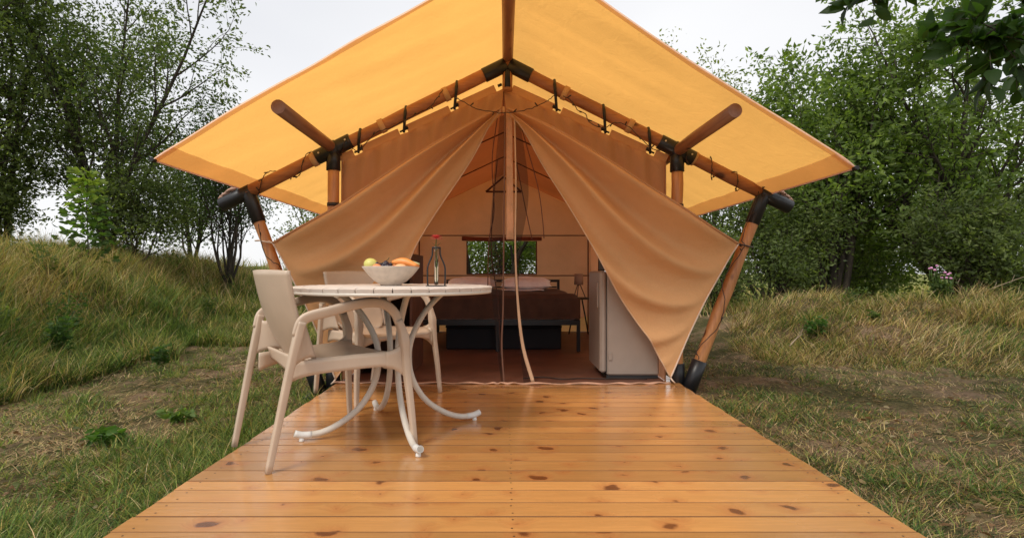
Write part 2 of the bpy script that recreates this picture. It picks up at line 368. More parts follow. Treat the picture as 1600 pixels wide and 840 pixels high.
mf = n.new('ShaderNodeMix'); mf.data_type = 'RGBA'; l.new(fm.outputs[0], mf.inputs[0]); l.new(mm.outputs[2], mf.inputs[6]); rf_ = ramp(n, [(.35, (.11, .13, .03)), (.65, (.24, .24, .075))]); l.new(a1.outputs[0], rf_.inputs[0]); l.new(rf_.outputs[0], mf.inputs[7])
l.new(mf.outputs[2], p.inputs['Base Color']); p.inputs['Roughness'].default_value = .95; p.inputs['Specular IOR Level'].default_value = .1
bb = nd(n, 'ShaderNodeBump', Strength=1.0, Distance=.03); l.new(a2.outputs[0], bb.inputs['Height']); l.new(bb.outputs[0], p.inputs['Normal'])
gx = np.concatenate([-np.geomspace(600, 14, 26), np.linspace(-13.6, 13.6, 230), np.geomspace(14, 600, 26)])
gy = np.concatenate([-np.geomspace(300, 4, 14), np.linspace(-3.5, 18, 190), np.geomspace(18.6, 900, 40)])
GX, GY = np.meshgrid(gx, gy); GZ = hgt(GX, GY); GZ = GZ+.02*vn(GX, GY, 9, 8)*(np.abs(GX) > 1.5)
GZ = np.where((np.abs(GX) < 1.45) & (GY > -.5) & (GY < 8.2), -.16, GZ)
nx, ny = len(gx), len(gy); ii = np.arange(nx*ny).reshape(ny, nx)
ground = npmesh('ground', np.stack([GX, GY, GZ], -1).reshape(-1, 3), np.stack([ii[:-1, :-1], ii[:-1, 1:], ii[1:, 1:], ii[1:, :-1]], -1).reshape(-1, 4), mg, smooth=True)
tag(ground, kind='structure')

# ------------------------------------------------------------------ deck
DL, DR = -1.25, 1.313
M_joint = simple('gap_shade_plank_edge', (.20, .085, .03), .9)  # plank sides coloured dark, so the gaps read as shaded lines
deck = thing('wooden_deck', 'varnished pine plank deck running from the camera into the tent', 'deck', (0, 4, 0))
_m = MB().lathe([(.0038, -.002), (.0038, .0), (.0012, .0002)], (0, 0, 0), 10); SCREW = bpy.data.meshes.new('screw'); SCREW.from_pydata(_m.v, [], _m.f); SCREW.materials.append(simple('dull_screw', (.09, .05, .03), .5, metal=.6))
y = 1.18; i = 0
pw = .113
while y < 7.72:
    wd = pw+random.uniform(-.006, .006)
    if i % 5 == 3: wd -= .02
    mb = MB(); tl = random.uniform(-.0007, .0007)
    mb.box((DL+random.uniform(-.004, .004), -wd/2+.002, -.028+tl), (DR+random.uniform(-.004, .004), wd/2-.002, tl), .0012)
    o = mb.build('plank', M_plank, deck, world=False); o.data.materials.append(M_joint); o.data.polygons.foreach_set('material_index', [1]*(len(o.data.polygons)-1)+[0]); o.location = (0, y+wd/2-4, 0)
    if y < 4.1:
        for xs_ in (DL+.06, .03, DR-.06):
            for dy in (-.028, .03):
                sc_ = bpy.data.objects.new('screw', SCREW); COL.objects.link(sc_); sc_.parent = o; sc_.location = (xs_+random.uniform(-.004, .004), dy+random.uniform(-.003, .003), tl+.0003)
    y += wd; i += 1
DEND = y
for xj in (DL+.06, 0, DR-.06):
    MB().box((xj-.03, 1.2, -.15), (xj+.03, DEND-.02, -.0301)).build('joist', M_plank, deck)

# ------------------------------------------------------------------ tent
FY = 4.1
tent = thing('safari_tent', 'beige canvas safari tent with yellow fly sheet on a round wooden pole frame', 'tent', (0, 6, 0))
R = .043
def wob(a, b, r, n=9, k=.004):
    a = Vector(a); b = Vector(b); pts = []; rr = []
    for i in range(n):
        t = i/(n-1); pts.append(a.lerp(b, t)+Vector((random.uniform(-k, k), random.uniform(-k, k), random.uniform(-k, k)))); rr.append(r*(1+random.uniform(-.04, .04)))
    return pts, rr
def pole(name, a, b, r, mat, nn=14):
    p_, r_ = wob(a, b, r); return MB().tube(p_, r_, 16).build(name, mat, tent)
APX = W(793, 100, FY); ML, MR = W(521, 233, FY), W(1058, 235, FY); EL, ER = W(388, 300, FY), W(1193, 303, FY)
XL = Vector(EL)+(EL-APX).normalized()*.02; XR = Vector(ER)+(ER-APX).normalized()*.02
FL, FR = W(497, 604, FY), W(1077, 606, FY)
pole('rafter', APX, EL, R*1.1, M_pole_x); pole('rafter', APX, ER, R*1.1, M_pole_x)
# rear frame and long poles
BY = 7.86
def at(p, Y): return Vector((p[0], Y, p[2]))
pole('rafter', at(APX, BY), at(EL, BY), R, M_pole_x); pole('rafter', at(APX, BY), at(ER, BY), R, M_pole_x)
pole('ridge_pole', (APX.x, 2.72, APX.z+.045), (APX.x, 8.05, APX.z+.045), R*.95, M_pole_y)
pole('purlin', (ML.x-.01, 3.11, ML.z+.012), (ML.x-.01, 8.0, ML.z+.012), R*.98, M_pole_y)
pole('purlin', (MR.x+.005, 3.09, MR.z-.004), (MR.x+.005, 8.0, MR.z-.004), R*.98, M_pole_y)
for p0, f0, s in ((EL, FL, -1), (ER, FR, 1)):
    for Y_ in (FY, BY):
        a = at(p0, Y_); b = at(f0, Y_)
        pole('leg', a, b.lerp(a, .03), R*1.0, M_pole_z)
        d = (a-b).normalized()
        MB().tube([a+d*.03, a-d*.02, a-d*.24, a-d*.242], [.046, .051, .051, .047], 16).build('leg_sleeve', M_black, tent)
        MB().tube([b-d*.06, b+d*.22, b+d*.222], [.056, .056, .05], 16).build('foot_sleeve', M_black, tent)
        MB().box((b.x-.09, Y_-.09, b.z-.075), (b.x+.09, Y_+.09, b.z-.06)).build('base_plate', M_blackm, tent)
for m0, s in ((ML, -1), (MR, 1)):
    for Y_ in (FY, BY):
        a = at(m0, Y_); b = Vector((m0.x+s*.012, Y_+.03, -.06))
        pole('post', a-Vector((0, 0, .03)), b, R*.98, M_pole_z)
        MB().tube([a+Vector((0, 0, .03)), a-Vector((0, 0, .16)), a-Vector((0, 0, .162))], [.05, .053, .048], 16).build('post_sleeve', M_black, tent)
        MB().tube([b, b+Vector((0, 0, .2)), b+Vector((0, 0, .202))], [.053, .053, .048], 16).build('foot_sleeve', M_black, tent)
        MB().tube([a-Vector((0, 0, .405)), a-Vector((0, 0, .43))], .047, 16).build('rubber_band', M_rubber, tent)
# black sleeves on the rafters (apex, mid joints, eave ends)
def sleeve(a, b, r=.052, name='rafter_sleeve'):
    d = (Vector(b)-Vector(a)).normalized()*.004
    return MB().tube([a, Vector(a)+d, Vector(b)-d, b], [r*.93, r, r, r*.93], 18).build(name, M_black, tent)
def lp(a, b, d): return a+(b-a).normalized()*d
for e in (EL, ER):
    sleeve(lp(APX, e, .015), lp(APX, e, .20), .054)
for m0, e in ((ML, EL), (MR, ER)):
    sleeve(lp(m0, APX, .15), lp(m0, e, .14), .056)
    sv = sleeve(lp(m0, APX, .035), lp(m0, e, .035), .062, 'joint_collar')
    u = (e-APX).normalized(); nn_ = Vector((-u.z, 0, u.x)) if u.x > 0 else Vector((u.z, 0, -u.x))
    for d in (-.115, .105):
        c = m0+u*d+Vector((0, -.056, .006)); MB().tube([c, c+Vector((0, -.006, 0))], .007, 8).build('bolt', M_white, tent)
for e in (EL, ER):
    u = (e-APX).normalized(); end = e+u*.225
    sleeve(e-u*.03, end, .052, 'eave_sleeve')
    # offcut of rough wood wedged on the sleeve
    mb = MB()
    for k in range(5):
        a = e+u*(.10+.03*k)+Vector((0, -.01+.008*k, .064+.004*(k % 2))); b = a+u*.055+Vector((0, -.02+.01*k, .012))
        mb.tube([a, a.lerp(b, .5)+Vector((0, 0, .008)), b], [.011, .014, .006], 6)
    mb.build('wood_offcut', simple('pale_offcut', (.45, .27, .2), .9, var=.3, vscale=60, bump=1.0), tent)
MB().tube([APX+Vector((0, 0, .05)), APX-Vector((0, 0, .18))], .03, 14).build('ridge_socket', M_black, tent)
MB().tube([APX-Vector((0, -.01, .02)), APX+Vector((0, .01, -.2))], [.04, .036], 14).build('king_post', M_pole_z, tent)
# webbing straps round the rafters and black hooks that carry the inner tent
def rpt(e, px):                                   # point of a rafter centre under photo column px
    u = (e-APX); x = (px-787)/850*FY; t = (x-APX.x)/u.x; return APX+u*t, u.normalized()
hooks = []
for e, cols in ((EL, (697, 597, 491)), (ER, (883, 984, 1083))):
    for px in cols:
        c, u = rpt(e, px)
        MB().tube([c-u*.021, c-u*.019, c+u*.019, c+u*.021], [.049, .054, .054, .049], 18).build('webbing_strap', M_strap, tent)
IA = Vector((0, 4.16, 2.235))                     # inner tent apex
IS = Vector((1.235, 0, -.56))                     # slope to the inner eave
def ipt(s, t, off=0):
    n_ = Vector((IS.z, 0, -IS.x)).normalized() if True else None
    p_ = Vector((IA.x+s*IS.x*t, IA.y, IA.z+IS.z*t))
    nn = Vector((s*.413, 0, .911)); return p_+nn*off
for s, e in ((-1, EL), (1, ER)):
    for px in ((712, 633, 562) if s < 0 else (868, 944, 1014)):
        c, u = rpt(e, px); x = c.x*1.012; t = abs(x)/IS.x
        q = ipt(s, t, .02)
        mb = MB(); mb.tube([c-u*.012+Vector((0,-.02,.05)), c-u*.012+Vector((0, -.055, 0)), c-u*.008+Vector((0, -.05, -.045)), q+Vector((0, -.012, 0)), q+Vector((0, -.012, -.02))], [.010, .011, .010, .010, .008], 8, asp=1.1)
        tt = Vector((s*.911, 0, -.413))
        mb.tube([q-tt*.035+Vector((0, -.01, -.0)), q+tt*.035+Vector((0, -.01, 0))], .007, 6)
        mb.build('hanging_hook', M_blackm, tent)
        hooks.append((s, t))
# fly sheet
TR = Vector((APX.x, 0, APX.z+.097))
def fly(s):
    eave = Vector((-2.0, 0, 1.478)) if s < 0 else Vector((2.0, 0, 1.43))
    def fn(u, v):                                 # u ridge -> eave, v front -> back
        yf = 2.80+.297*u if s < 0 else float(np.interp(u, [0, .12, .253, .38, .51, .68, .89, 1], [2.66, 2.735, 2.811, 2.882, 2.942, 3.002, 3.062, 3.085]))
        yb = 8.35; vv = v**1.25; Yp = yf+(yb-yf)*vv
        x = TR.x+(eave.x-TR.x)*u; z = TR.z+(eave.z-TR.z)*u
        sag = .012*math.sin(PI*u)*(1 if u > .64 else 1)
        pk = math.exp(-((u-.65)/.14)**2); sag -= .016*pk      # carried by the purlin
        z -= sag
        q = Yp*6.5+1.6*math.sin(u*2.1+s)+.5*math.sin(Yp*2.3)
        z += (.013*math.sin(q)+.009*math.sin(q*2.37+u*3)+.0035*math.sin(q*5.1-u*5))*math.sin(PI*min(1, u*1.0))**.5*(1-.85*pk)
        z += .004*math.sin(u*9+Yp*2)*max(0, 1-(Yp-yf)*2.5)*u*(1-pk)
        if u > .97: z -= .01*(u-.97)/.03
        return Vector((x, Yp, z))
    return fn
fsheet = {}
for s in (-1, 1):
    fn = fly(s); fs = MB().grid(fn, 46, 220, flip=(s > 0)).build('fly_sheet', M_tarp, tent); fsheet[s] = fs
    # doubled hems: front edge, eave edge
    def hemf(u, v, fn=fn):
        p_ = fn(u, .0); q_ = fn(u, .05); d = (q_-p_).normalized(); return p_-d*.004+d*(.052*v)+Vector((0, 0, -.005-.003*math.sin(v*PI)))
    MB().grid(hemf, 60, 3).build('front_hem', M_hem, fs)
    def heme(u, v, fn=fn):
        p_ = fn(1, u); q_ = fn(.9, u); d = (q_-p_).normalized(); return p_-d*.004+d*(.15*v)+Vector((0, 0, -.005))
    MB().grid(heme, 120, 3).build('eave_hem', M_hem, fs)
    pts = [fn(1, k/60)+Vector((0, 0, -.004)) for k in range(61)]
    MB().tube(pts, .006, 6).build('eave_rope', M_hem, fs)
    c = fn(1, 0); MB().tube([c+Vector((0, -.012, -.004)), c+Vector((0, .02, -.004))], [.012, .014], 10).build('corner_grommet', M_blackm, fs)
# inner tent shell
IB = 7.68; HX = 1.235; HZ = IA.z+IS.z
def wr(x, y_, z, a=.006, s_=1.0):
    return a*(math.sin(x*7*s_+z*5+y_)+.6*math.sin(z*13*s_-x*4+y_*2)+.4*math.sin(x*19*s_+z*3))
def rib(s):
    def fn(u, v):
        x = s*HX*u; Y_ = IA.y+(IB-IA.y)*v; z = IA.z+IS.z*u-.02-.025*math.sin(PI*u)*math.sin(PI*((v*3) % 1)) + .004*math.sin(Y_*9+u*6)
        return Vector((x, Y_+.012 if v == 0 else Y_, z))
    return fn
for s in (-1, 1):
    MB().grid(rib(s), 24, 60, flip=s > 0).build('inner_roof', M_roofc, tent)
    def sw(u, v, s=s):
        Y_ = IA.y+(IB-IA.y)*u; z = (HZ-.02)*(1-v); return Vector((s*(HX+.0+.012*math.sin(Y_*5+z*3)*math.sin(PI*v)), Y_, z+.002))
    mbw = MB()
    for (u0, u1, v0, v1) in ((0, .28, 0, 1), (.28, .82, 0, .18), (.28, .82, .58, 1), (.82, 1, 0, 1)):  # skips an unseen opening in each side wall, added to let pale light in
        mbw.grid(lambda a, b: sw(u0+(u1-u0)*a, v0+(v1-v0)*b), max(6, int(40*(u1-u0))), max(4, int(24*(v1-v0))), flip=s > 0)
    wl = mbw.build('side_wall', M_inner, tent)
    for (a, b) in (((.28, .18), (.82, .18)), ((.28, .58), (.82, .58)), ((.28, .18), (.28, .58)), ((.82, .18), (.82, .58)), ((.55, .18), (.55, .58))):
        MB().tube([sw(*a), sw(*b)], .012, 6).build('opening_binding', M_seam, wl)  # edges and middle bar of the added light opening
    for Y_ in (5.35, 6.5):
        MB().tube([rib(s)(k/12, (Y_-IA.y)/(IB-IA.y))+Vector((0, 0, -.008)) for k in range(13)], .006, 5, asp=2.5).build('roof_seam', M_seam, tent)
# back wall with window opening
WX0, WX1, WZ0, WZ1 = -.516, .462, .811, 1.275
bw = MB()
def bwp(x, z): return Vector((x, IB+wr(x, 0, z, .004), z))
xs = [-HX, -1.0, -.76, WX0, -.27, 0, .23, WX1, .76, 1.0, HX]
def topz(x): return IA.z+IS.z*abs(x)/HX-.02
zs = [.2, .5, WZ0, 1.04, WZ1, 1.354, 1.5, 1.655]
for i in range(len(xs)-1):
    for j in range(len(zs)-1):
        if WX0 <= xs[i] and xs[i+1] <= WX1 and WZ0 <= zs[j] and zs[j+1] <= WZ1: continue
        def fb(u, v, i=i, j=j): return bwp(xs[i]+(xs[i+1]-xs[i])*u, zs[j]+(zs[j+1]-zs[j])*v)
        bw.grid(fb, 4, 4)
    def fg(u, v, i=i):
        x = xs[i]+(xs[i+1]-xs[i])*u; return bwp(x, 1.655+(max(topz(x)+.03, 1.656)-1.655)*v)
    bw.grid(fg, 4, 6)
bwo = bw.build('back_wall', M_inner, tent)
MB().grid(lambda u, v: Vector((-HX+2*HX*u, IB-.004+.012*math.sin(u*23)*v, .21-.205*v)), 60, 4).build('mud_flap', M_skirt, bwo)
def strip(pts, r, name, mat, par, asp=1.0): return MB().tube(pts, r, 6, asp=asp).build(name, mat, par)
strip([(-HX, IB-.012, 1.354), (HX, IB-.012, 1.354)], .008, 'wall_seam', M_seam, bwo)
strip([(-HX, IB-.012, .79), (HX, IB-.012, .79)], .008, 'wall_seam', M_seam, bwo)
for x in (-HX+.045, HX-.045): strip([(x, IB-.012, 0.02), (x, IB-.012, 1.354)], .009, 'wall_seam', M_seam, bwo)
strip([(WX0, IB-.014, WZ0), (WX0, IB-.014, WZ1)], .009, 'opening_binding', M_seam, bwo); strip([(WX1, IB-.014, WZ0), (WX1, IB-.014, WZ1)], .009, 'opening_binding', M_seam, bwo)
strip([(WX0, IB-.014, WZ0), (WX1, IB-.014, WZ0)], .009, 'opening_binding', M_seam, bwo)
strip([(WX0-.07, IB-.04, WZ1+.035), (-.2, IB-.05, WZ1+.02), (.1, IB-.05, WZ1+.03), (WX1+.07, IB-.04, WZ1+.03)], [.034, .032, .034, .03], 'rolled_window_flap', simple('rolled_flap', (.22, .07, .04), .9, var=.2), bwo)
# small triangular vent under the back ridge
vz = 1.98; mb = MB(); tri = [(-.25, vz-.01), (0.0, vz+.20), (.25, vz-.01)]
for k in range(3):
    a, b = tri[k], tri[(k+1) % 3]; mb.tube([(a[0], IB-.012, a[1]), (b[0], IB-.012, b[1])], .014, 6)
mb.build('vent_binding', M_seam, bwo)
# front gable
gm = MB()
def gedge(s, t, v):                               # t along slope 0..1, v from top edge to hidden lower edge
    top = ipt(s, t, 0)
    low = Vector((s*(.02+1.22*t), 0, 2.05-1.35*t)); low.z = 2.03-1.30*t
    x = top.x*(1-v)+low.x*v; z = top.z*(1-v)+low.z*v
    yy = IA.y+.018*math.sin(t*26+v*2+s)*min(1, t*3)*(.3+.7*v)+.01*math.sin(t*57-v*3)
    return Vector((x, yy, z))
for s in (-1, 1):
    gp = MB().grid(lambda u, v, s=s: gedge(s, u, v), 60, 14, flip=s > 0).build('gable_panel', M_gable, tent)
    # keder band with cut-outs at the hooks
    cuts = sorted(t for ss, t in hooks if ss == s)
    st = .045
    for c in cuts+[1.02]:
        a, b = st, c-.018
        def band(u, v, a=a, b=b, s=s): p_ = ipt(s, a+(b-a)*u, -.008+.058*v); return Vector((p_.x, IA.y-.012, p_.z))
        MB().grid(band, 12, 2).build('gable_band', M_gable, gp)
        st = c+.03
    for c in cuts+[.03]:
        q = ipt(s, c+.0, .008); tt = Vector((s*.911, 0, -.413)); 
        MB().tube([q-tt*.028+Vector((0, -.02, .02)), q+tt*.004+Vector((0, -.02, .02))], .011, 6).build('toggle', M_blackm, gp)
    e0 = ipt(s, 1, 0)
    strip([(e0.x, IA.y-.004, e0.z+.02), (e0.x+s*.004, IA.y-.004, .9), (e0.x, IA.y, 0)], .006, 'corner_piping', M_gable, gp)
strip([(0, IA.y-.012, 2.235), (0.001, IA.y-.014, 2.04)], .004, 'gable_seam', M_seam, tent)
MB().ball((.0, IA.y-.02, 2.065), .012, 8, 6, (1, .6, 2.2)).build('door_pull', M_strap, tent)

# door curtains pulled to the legs
def curtain(s, inner, outer, bulge=.33):
    I = spline(inner, 60); O = spline(outer, 60)
    def ev(A, t): k = t*60; i = min(int(k), 59); return A[i].lerp(A[i+1], k-i)
    def fn(u, v):                                 # u along from apex, v 0 = top edge, 1 = inner edge
        p_ = ev(O, u).lerp(ev(I, u), v)
        # the lower outer edge is slightly hollow
        if u > .7: p_ = p_+Vector((-s*.035*math.sin(PI*v)*((u-.7)/.3)**2, 0, 0))
        ph = v/(1-.66*u**2)
        en = math.sin(PI*min(1, u*1.02))**.75
        a_ = 2*PI*(ph*1.7-.12); f = math.cos(a_+.55*math.sin(a_))*math.exp(-ph*.55)
        f2 = math.cos(2*PI*(ph*3.3+.2))*math.exp(-ph*1.6)*.35
        g = math.sin(u*9-v*7)*.05*v*(1-v)*3
        # creases fanning in at the tied corner and the foot
        cr_ = .10*math.sin(v*22+u*2)*max(0, u-.72)*2.2*math.exp(-v*2.6)
        cb = .16*math.sin(u*26+v*5)*max(0, v-.45)*max(0, u-.55)*1.3
        d = -bulge*en*(.55+.45*v*0)*(f*.62+f2*.5)-.02*g-.05*en*v*(1-v)-.35*cr_*.3-.06*cb
        edge = .012*math.sin(u*17)*v**6
        return p_+Vector((s*edge, d-.03, 0))
    return fn
Yc = 4.07
cin_r = [W(792, 174, 4.12), W(826, 218, Yc), W(868, 287, Yc), W(918, 380, Yc-.02), W(975, 470, Yc-.02), W(1012, 532, Yc-.02), W(1048, 588, Yc-.01)]
cout_r = [W(792, 172, 4.12), W(850, 197, Yc), W(930, 243, Yc), W(1000, 288, Yc-.03), W(1062, 327, Yc-.10), W(1110, 358, Yc-.08), W(1150, 381, Yc-.04)]
cin_l = [W(782, 174, 4.12), W(757, 212, Yc), W(715, 280, Yc), W(658, 378, Yc-.02), W(620, 450, Yc-.02), W(570, 530, Yc-.02), W(524, 590, Yc-.01)]
cout_l = [W(782, 172, 4.12), W(735, 197, Yc), W(660, 241, Yc), W(590, 287, Yc-.03), W(535, 323, Yc-.10), W(478, 354, Yc-.08), W(430, 380, Yc-.04)]
for s, ci, co in ((1, cin_r, cout_r), (-1, cin_l, cout_l)):
    fn = curtain(s, ci, co)
    cu = MB().grid(fn, 110, 90, flip=s > 0).build('door_curtain', M_canvas, tent)
    strip([fn(k/80, 0)+Vector((0, -.004, .002)) for k in range(81)], .009, 'curtain_hem', M_gable, cu)
    strip([fn(1, k/50)+Vector((s*.002, -.003, 0)) for k in range(51)], .006, 'curtain_piping', M_piping, cu)
    strip([fn(k/80, 1)+Vector((0, -.002, 0)) for k in range(81)], .005, 'curtain_edge', M_zip, cu)
    leg_p = (W(1168, 386, FY) if s > 0 else W(408, 376, FY))
    strip([fn(1, 0), leg_p+Vector((0, -.05, 0)), leg_p+Vector((s*.045, 0, 0)), leg_p+Vector((0, .045, 0.004)), leg_p+Vector((-s*.04, 0, .004)), fn(1, 0)+Vector((0, .006, 0))], .006, 'tie_cord', M_piping if s < 0 else M_cable, cu)
    foot = fn(1, 1); strip([foot, foot+Vector((s*.01, -.015, -.02)), foot+Vector((s*.03, -.01, -.038))], .006, 'tie_cord', M_piping, cu)
# hanging centre band, zips and gathered insect net
MB().slab(lambda u, v: W(791+(9+3*v)*u, 176+198*v, 4.13)+Vector((0, .008*math.sin(u*PI)+.004*math.sin(v*21), 0)), 6, 40, .006).build('centre_band', cloth('band_canvas', (.80, .48, .28), .3, (.85, .5, .28), var=.15, big=9), tent)
strip(spline([W(789, 176, 4.1), W(788, 290, 4.1), W(787, 380, 4.1), W(786, 480, 4.1), W(784, 540, 4.09), W(788, 603, 4.08)], 50), .0065, 'door_zip', simple('dark_zip', (.17, .08, .05), .7), tent)
zp = spline([W(804, 180, 4.1), W(806, 290, 4.1), W(805, 385, 4.1), W(809, 470, 4.1), W(817, 540, 4.09), W(833, 597, 4.07)], 60)
MB().tube(zp, [.007+.009*min(1, max(0, (k-24)/30)) for k in range(61)], 6, asp=.45, up=(1, 0, 0)).build('door_zip', M_zip, tent)
m_net, n, l, p = newmat('insect_net'); p.inputs['Base Color'].default_value = (.02, .008, .006, 1); p.inputs['Roughness'].default_value = .9
tb = n.new('ShaderNodeBsdfTransparent'); ms = n.new('ShaderNodeMixShader'); ms.inputs[0].default_value = .52
l.new(tb.outputs[0], ms.inputs[2]); l.new(p.outputs[0], ms.inputs[1]); l.new(ms.outputs[0], n['Material Output'].inputs[0])
def netf(A, B, w0, w1):
    P_ = spline(A, 60); Q_ = spline(B, 60)
    def fn(u, v):
        k = min(int(v*60), 59); a = P_[k].lerp(P_[k+1], v*60-k); b = Q_[k].lerp(Q_[k+1], v*60-k)
        q = a.lerp(b, u); return q+Vector((0, .012*math.sin(u*w0+v*3)*(.3+v), 0))
    return fn
MB().grid(netf([W(781, 182, 4.13), W(770, 300, 4.13), W(764, 400, 4.13), W(772, 500, 4.12), W(783, 600, 4.1)], [W(788, 180, 4.12), W(786, 300, 4.12), W(785, 400, 4.12), W(784, 500, 4.11), W(788, 602, 4.09)], 14, 0), 16, 60).build('insect_net', m_net, tent)
MB().grid(netf([W(804, 182, 4.12), W(805, 300, 4.12), W(803, 400, 4.12), W(808, 500, 4.11), W(818, 597, 4.09)], [W(812, 182, 4.13), W(826, 300, 4.13), W(812, 400, 4.13), W(814, 500, 4.12), W(832, 598, 4.09)], 14, 0), 16, 60).build('insect_net', m_net, tent)
for pts in ([(777, 185), (769, 250), (772, 330), (764, 376), (762, 455)], [(777, 250), (770, 330), (768, 400), (778, 470), (783, 560)], [(815, 200), (840, 290), (848, 345), (850, 372)], [(806, 250), (822, 330), (832, 376)]):
    strip(spline([W(a, b, 4.14) for a, b in pts], 24), .0035, 'net_cord', M_seam, tent)
# sill: lip of the ground sheet, folded over the deck
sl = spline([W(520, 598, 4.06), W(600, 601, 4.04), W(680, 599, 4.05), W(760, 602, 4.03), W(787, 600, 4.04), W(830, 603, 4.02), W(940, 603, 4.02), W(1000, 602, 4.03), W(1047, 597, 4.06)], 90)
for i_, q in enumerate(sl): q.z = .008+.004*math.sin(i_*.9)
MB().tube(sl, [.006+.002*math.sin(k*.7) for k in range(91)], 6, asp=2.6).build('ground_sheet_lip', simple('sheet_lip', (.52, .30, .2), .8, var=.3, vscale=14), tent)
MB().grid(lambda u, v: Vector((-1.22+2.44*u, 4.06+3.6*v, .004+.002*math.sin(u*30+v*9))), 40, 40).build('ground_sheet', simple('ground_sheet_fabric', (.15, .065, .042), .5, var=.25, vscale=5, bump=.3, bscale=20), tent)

# ------------------------------------------------------------------ string lights
def light_chain(name, segs, label):
    mb = MB(); t = thing(name, label, 'string lights', (APX.x, FY, APX.z-.05), group='string lights wound round the frame')
    bulbs = MB()
    for pts, dens in segs:
        P_ = spline(pts, max(8, len(pts)*6)); P_ = [q+Vector((random.uniform(-.003, .003), random.uniform(-.003, .003), random.uniform(-.004, .004))) for q in P_]
        mb.tube(P_, .0032, 5)
        for k in range(3, len(P_)-2, dens):
            d = Vector((random.uniform(-.6, .6), random.uniform(-.6, -.1), random.uniform(-1, .8))).normalized()
            b = MB(); b.tube([P_[k], P_[k]+d*.015, P_[k]+d*.03, P_[k]+d*.034], [.0035, .005, .0045, .002], 6); b.build('bulb', M_cable, t)
    mb.build('cable', M_cable, t); return t
def around(e, px0, px1, turns, n, loose=.0):
    pts = []
    for k in range(n+1):
        f = k/n; c, u = rpt(e, px0+(px1-px0)*f); a = 2*PI*turns*f+1
        nn = Vector((-u.z, 0, u.x)); r = .055+random.uniform(0, .012)
        pts.append(c+nn*(math.cos(a)*r)*(1 if nn.z > 0 else -1)+Vector((0, -1, 0))*(math.sin(a)*r)+Vector((0, 0, -loose*abs(math.sin(f*PI*3)))))
    return pts
swag = [W(712, 152, 3.98), W(722, 158, 3.98), W(740, 168, 3.98), W(770, 175, 3.98), W(792, 176, 3.98), W(820, 172, 3.98), W(848, 162, 3.98), W(866, 150, 3.98)]
light_chain('string_lights', [(swag, 9), ([W(692, 140, 4.0), W(680, 158, 3.99), W(668, 170, 3.98), W(650, 178, 3.98), W(636, 186, 3.98), W(610, 200, 3.98), W(590, 206, 3.98), W(575, 220, 3.98), W(562, 235, 3.98), W(548, 232, 4.0)], 8), (around(EL, 548, 400, 2.3, 22), 10)], 'dark string light cable looped along the left-hand rafter and across the gable')
light_chain('string_lights', [([W(880, 150, 3.99), W(893, 158, 3.98), W(903, 172, 3.98), W(915, 178, 3.98), W(922, 192, 3.98), W(944, 200, 3.98), W(960, 192, 3.99), W(980, 197, 3.98), W(1000, 215, 3.98), W(1018, 232, 3.98), W(1036, 235, 4.0)], 7), (around(ER, 1065, 1190, 3.2, 26), 8), ([W(1186, 300, 4.03), W(1160, 370, 4.03), W(1163, 384, 4.03), W(1140, 420, 4.04), W(1128, 440, 4.03), W(1132, 470, 4.02), W(1122, 510, 4.03), W(1090, 545, 4.03), W(1092, 560, 4.02)], 12)], 'dark string light cable wound down the right-hand rafter and slanting leg')
light_chain('string_lights', [([W(404, 350, 4.03), W(412, 392, 4.03), W(425, 408, 4.02), W(436, 414, 4.03), W(440, 428, 4.05)], 30)], 'short loop of dark cable on the left slanting leg behind the chair')

# ------------------------------------------------------------------ table
TC = Vector((-.575, 2.85, 0)); TT = .757
tab = thing('garden_table', 'round pale garden table with four curved tubular steel legs', 'table', TC)
TRR = .513
MB().lathe([(.0, TT-.014), (TRR-.075, TT-.014), (TRR-.07, TT-.010), (TRR-.07, TT-.004), (TRR-.074, TT), (.02, TT)], TC, 80).build('tabletop', M_top, tab)
NS = 40
for k in range(NS):
    a0 = 2*PI*k/NS+.035; a1 = 2*PI*(k+1)/NS+.035-.009
    mb = MB()
    def seg(u, v, a0=a0, a1=a1):
        a = a0+(a1-a0)*u; r = TRR-.066+.066*v; return Vector((TC.x+r*math.cos(a), TC.y+r*math.sin(a), TT-.009-.006*v**4+.001*math.sin(PI*u)))
    mb.slab(seg, 4, 4, .017, smooth=False).build('rim_segment', M_top, tab)
MB().lathe([(TRR-.03, TT-.038), (TRR-.006, TT-.038), (TRR-.002, TT-.034), (TRR-.002, TT-.0225), (TRR-.03, TT-.0225), (TRR-.03, TT-.038)], TC, 96).build('hoop', M_white, tab)
prof = [(.30, .725), (.25, .70), (.165, .61), (.10, .49), (.08, .38), (.10, .26), (.17, .145), (.27, .07), (.36, .034), (.44, .03), (.487, .043)]
for k, a in enumerate((25, 115, 205, 295)):
    ca, sa = math.cos(math.radians(a)), math.sin(math.radians(a))
    pts = spline([(TC.x+r*ca, TC.y+r*sa, z) for r, z in prof], 56)
    lg = MB().tube(pts, .0155, 12).build('leg', M_white, tab)
    MB().tube([pts[-9]]+pts[-8:], [.0165]*9, 12).build('end_sleeve', M_cap, lg)
    q = Vector((TC.x+.455*ca, TC.y+.455*sa, 0)); MB().lathe([(.011, .0005), (.013, .004), (.010, .02)], q, 12).build('glide', M_cap, lg)
MB().lathe([(.055, .33), (.062, .335), (.062, .355), (.055, .36)], TC, 24).build('hub_ring', M_white, tab)
for a in (25, 115):
    ca, sa = math.cos(math.radians(a)), math.sin(math.radians(a))
    MB().tube([TC+Vector((-.42*ca, -.42*sa, TT-.03)), TC+Vector((.42*ca, .42*sa, TT-.03))], .012, 8).build('cross_bar', M_white, tab)

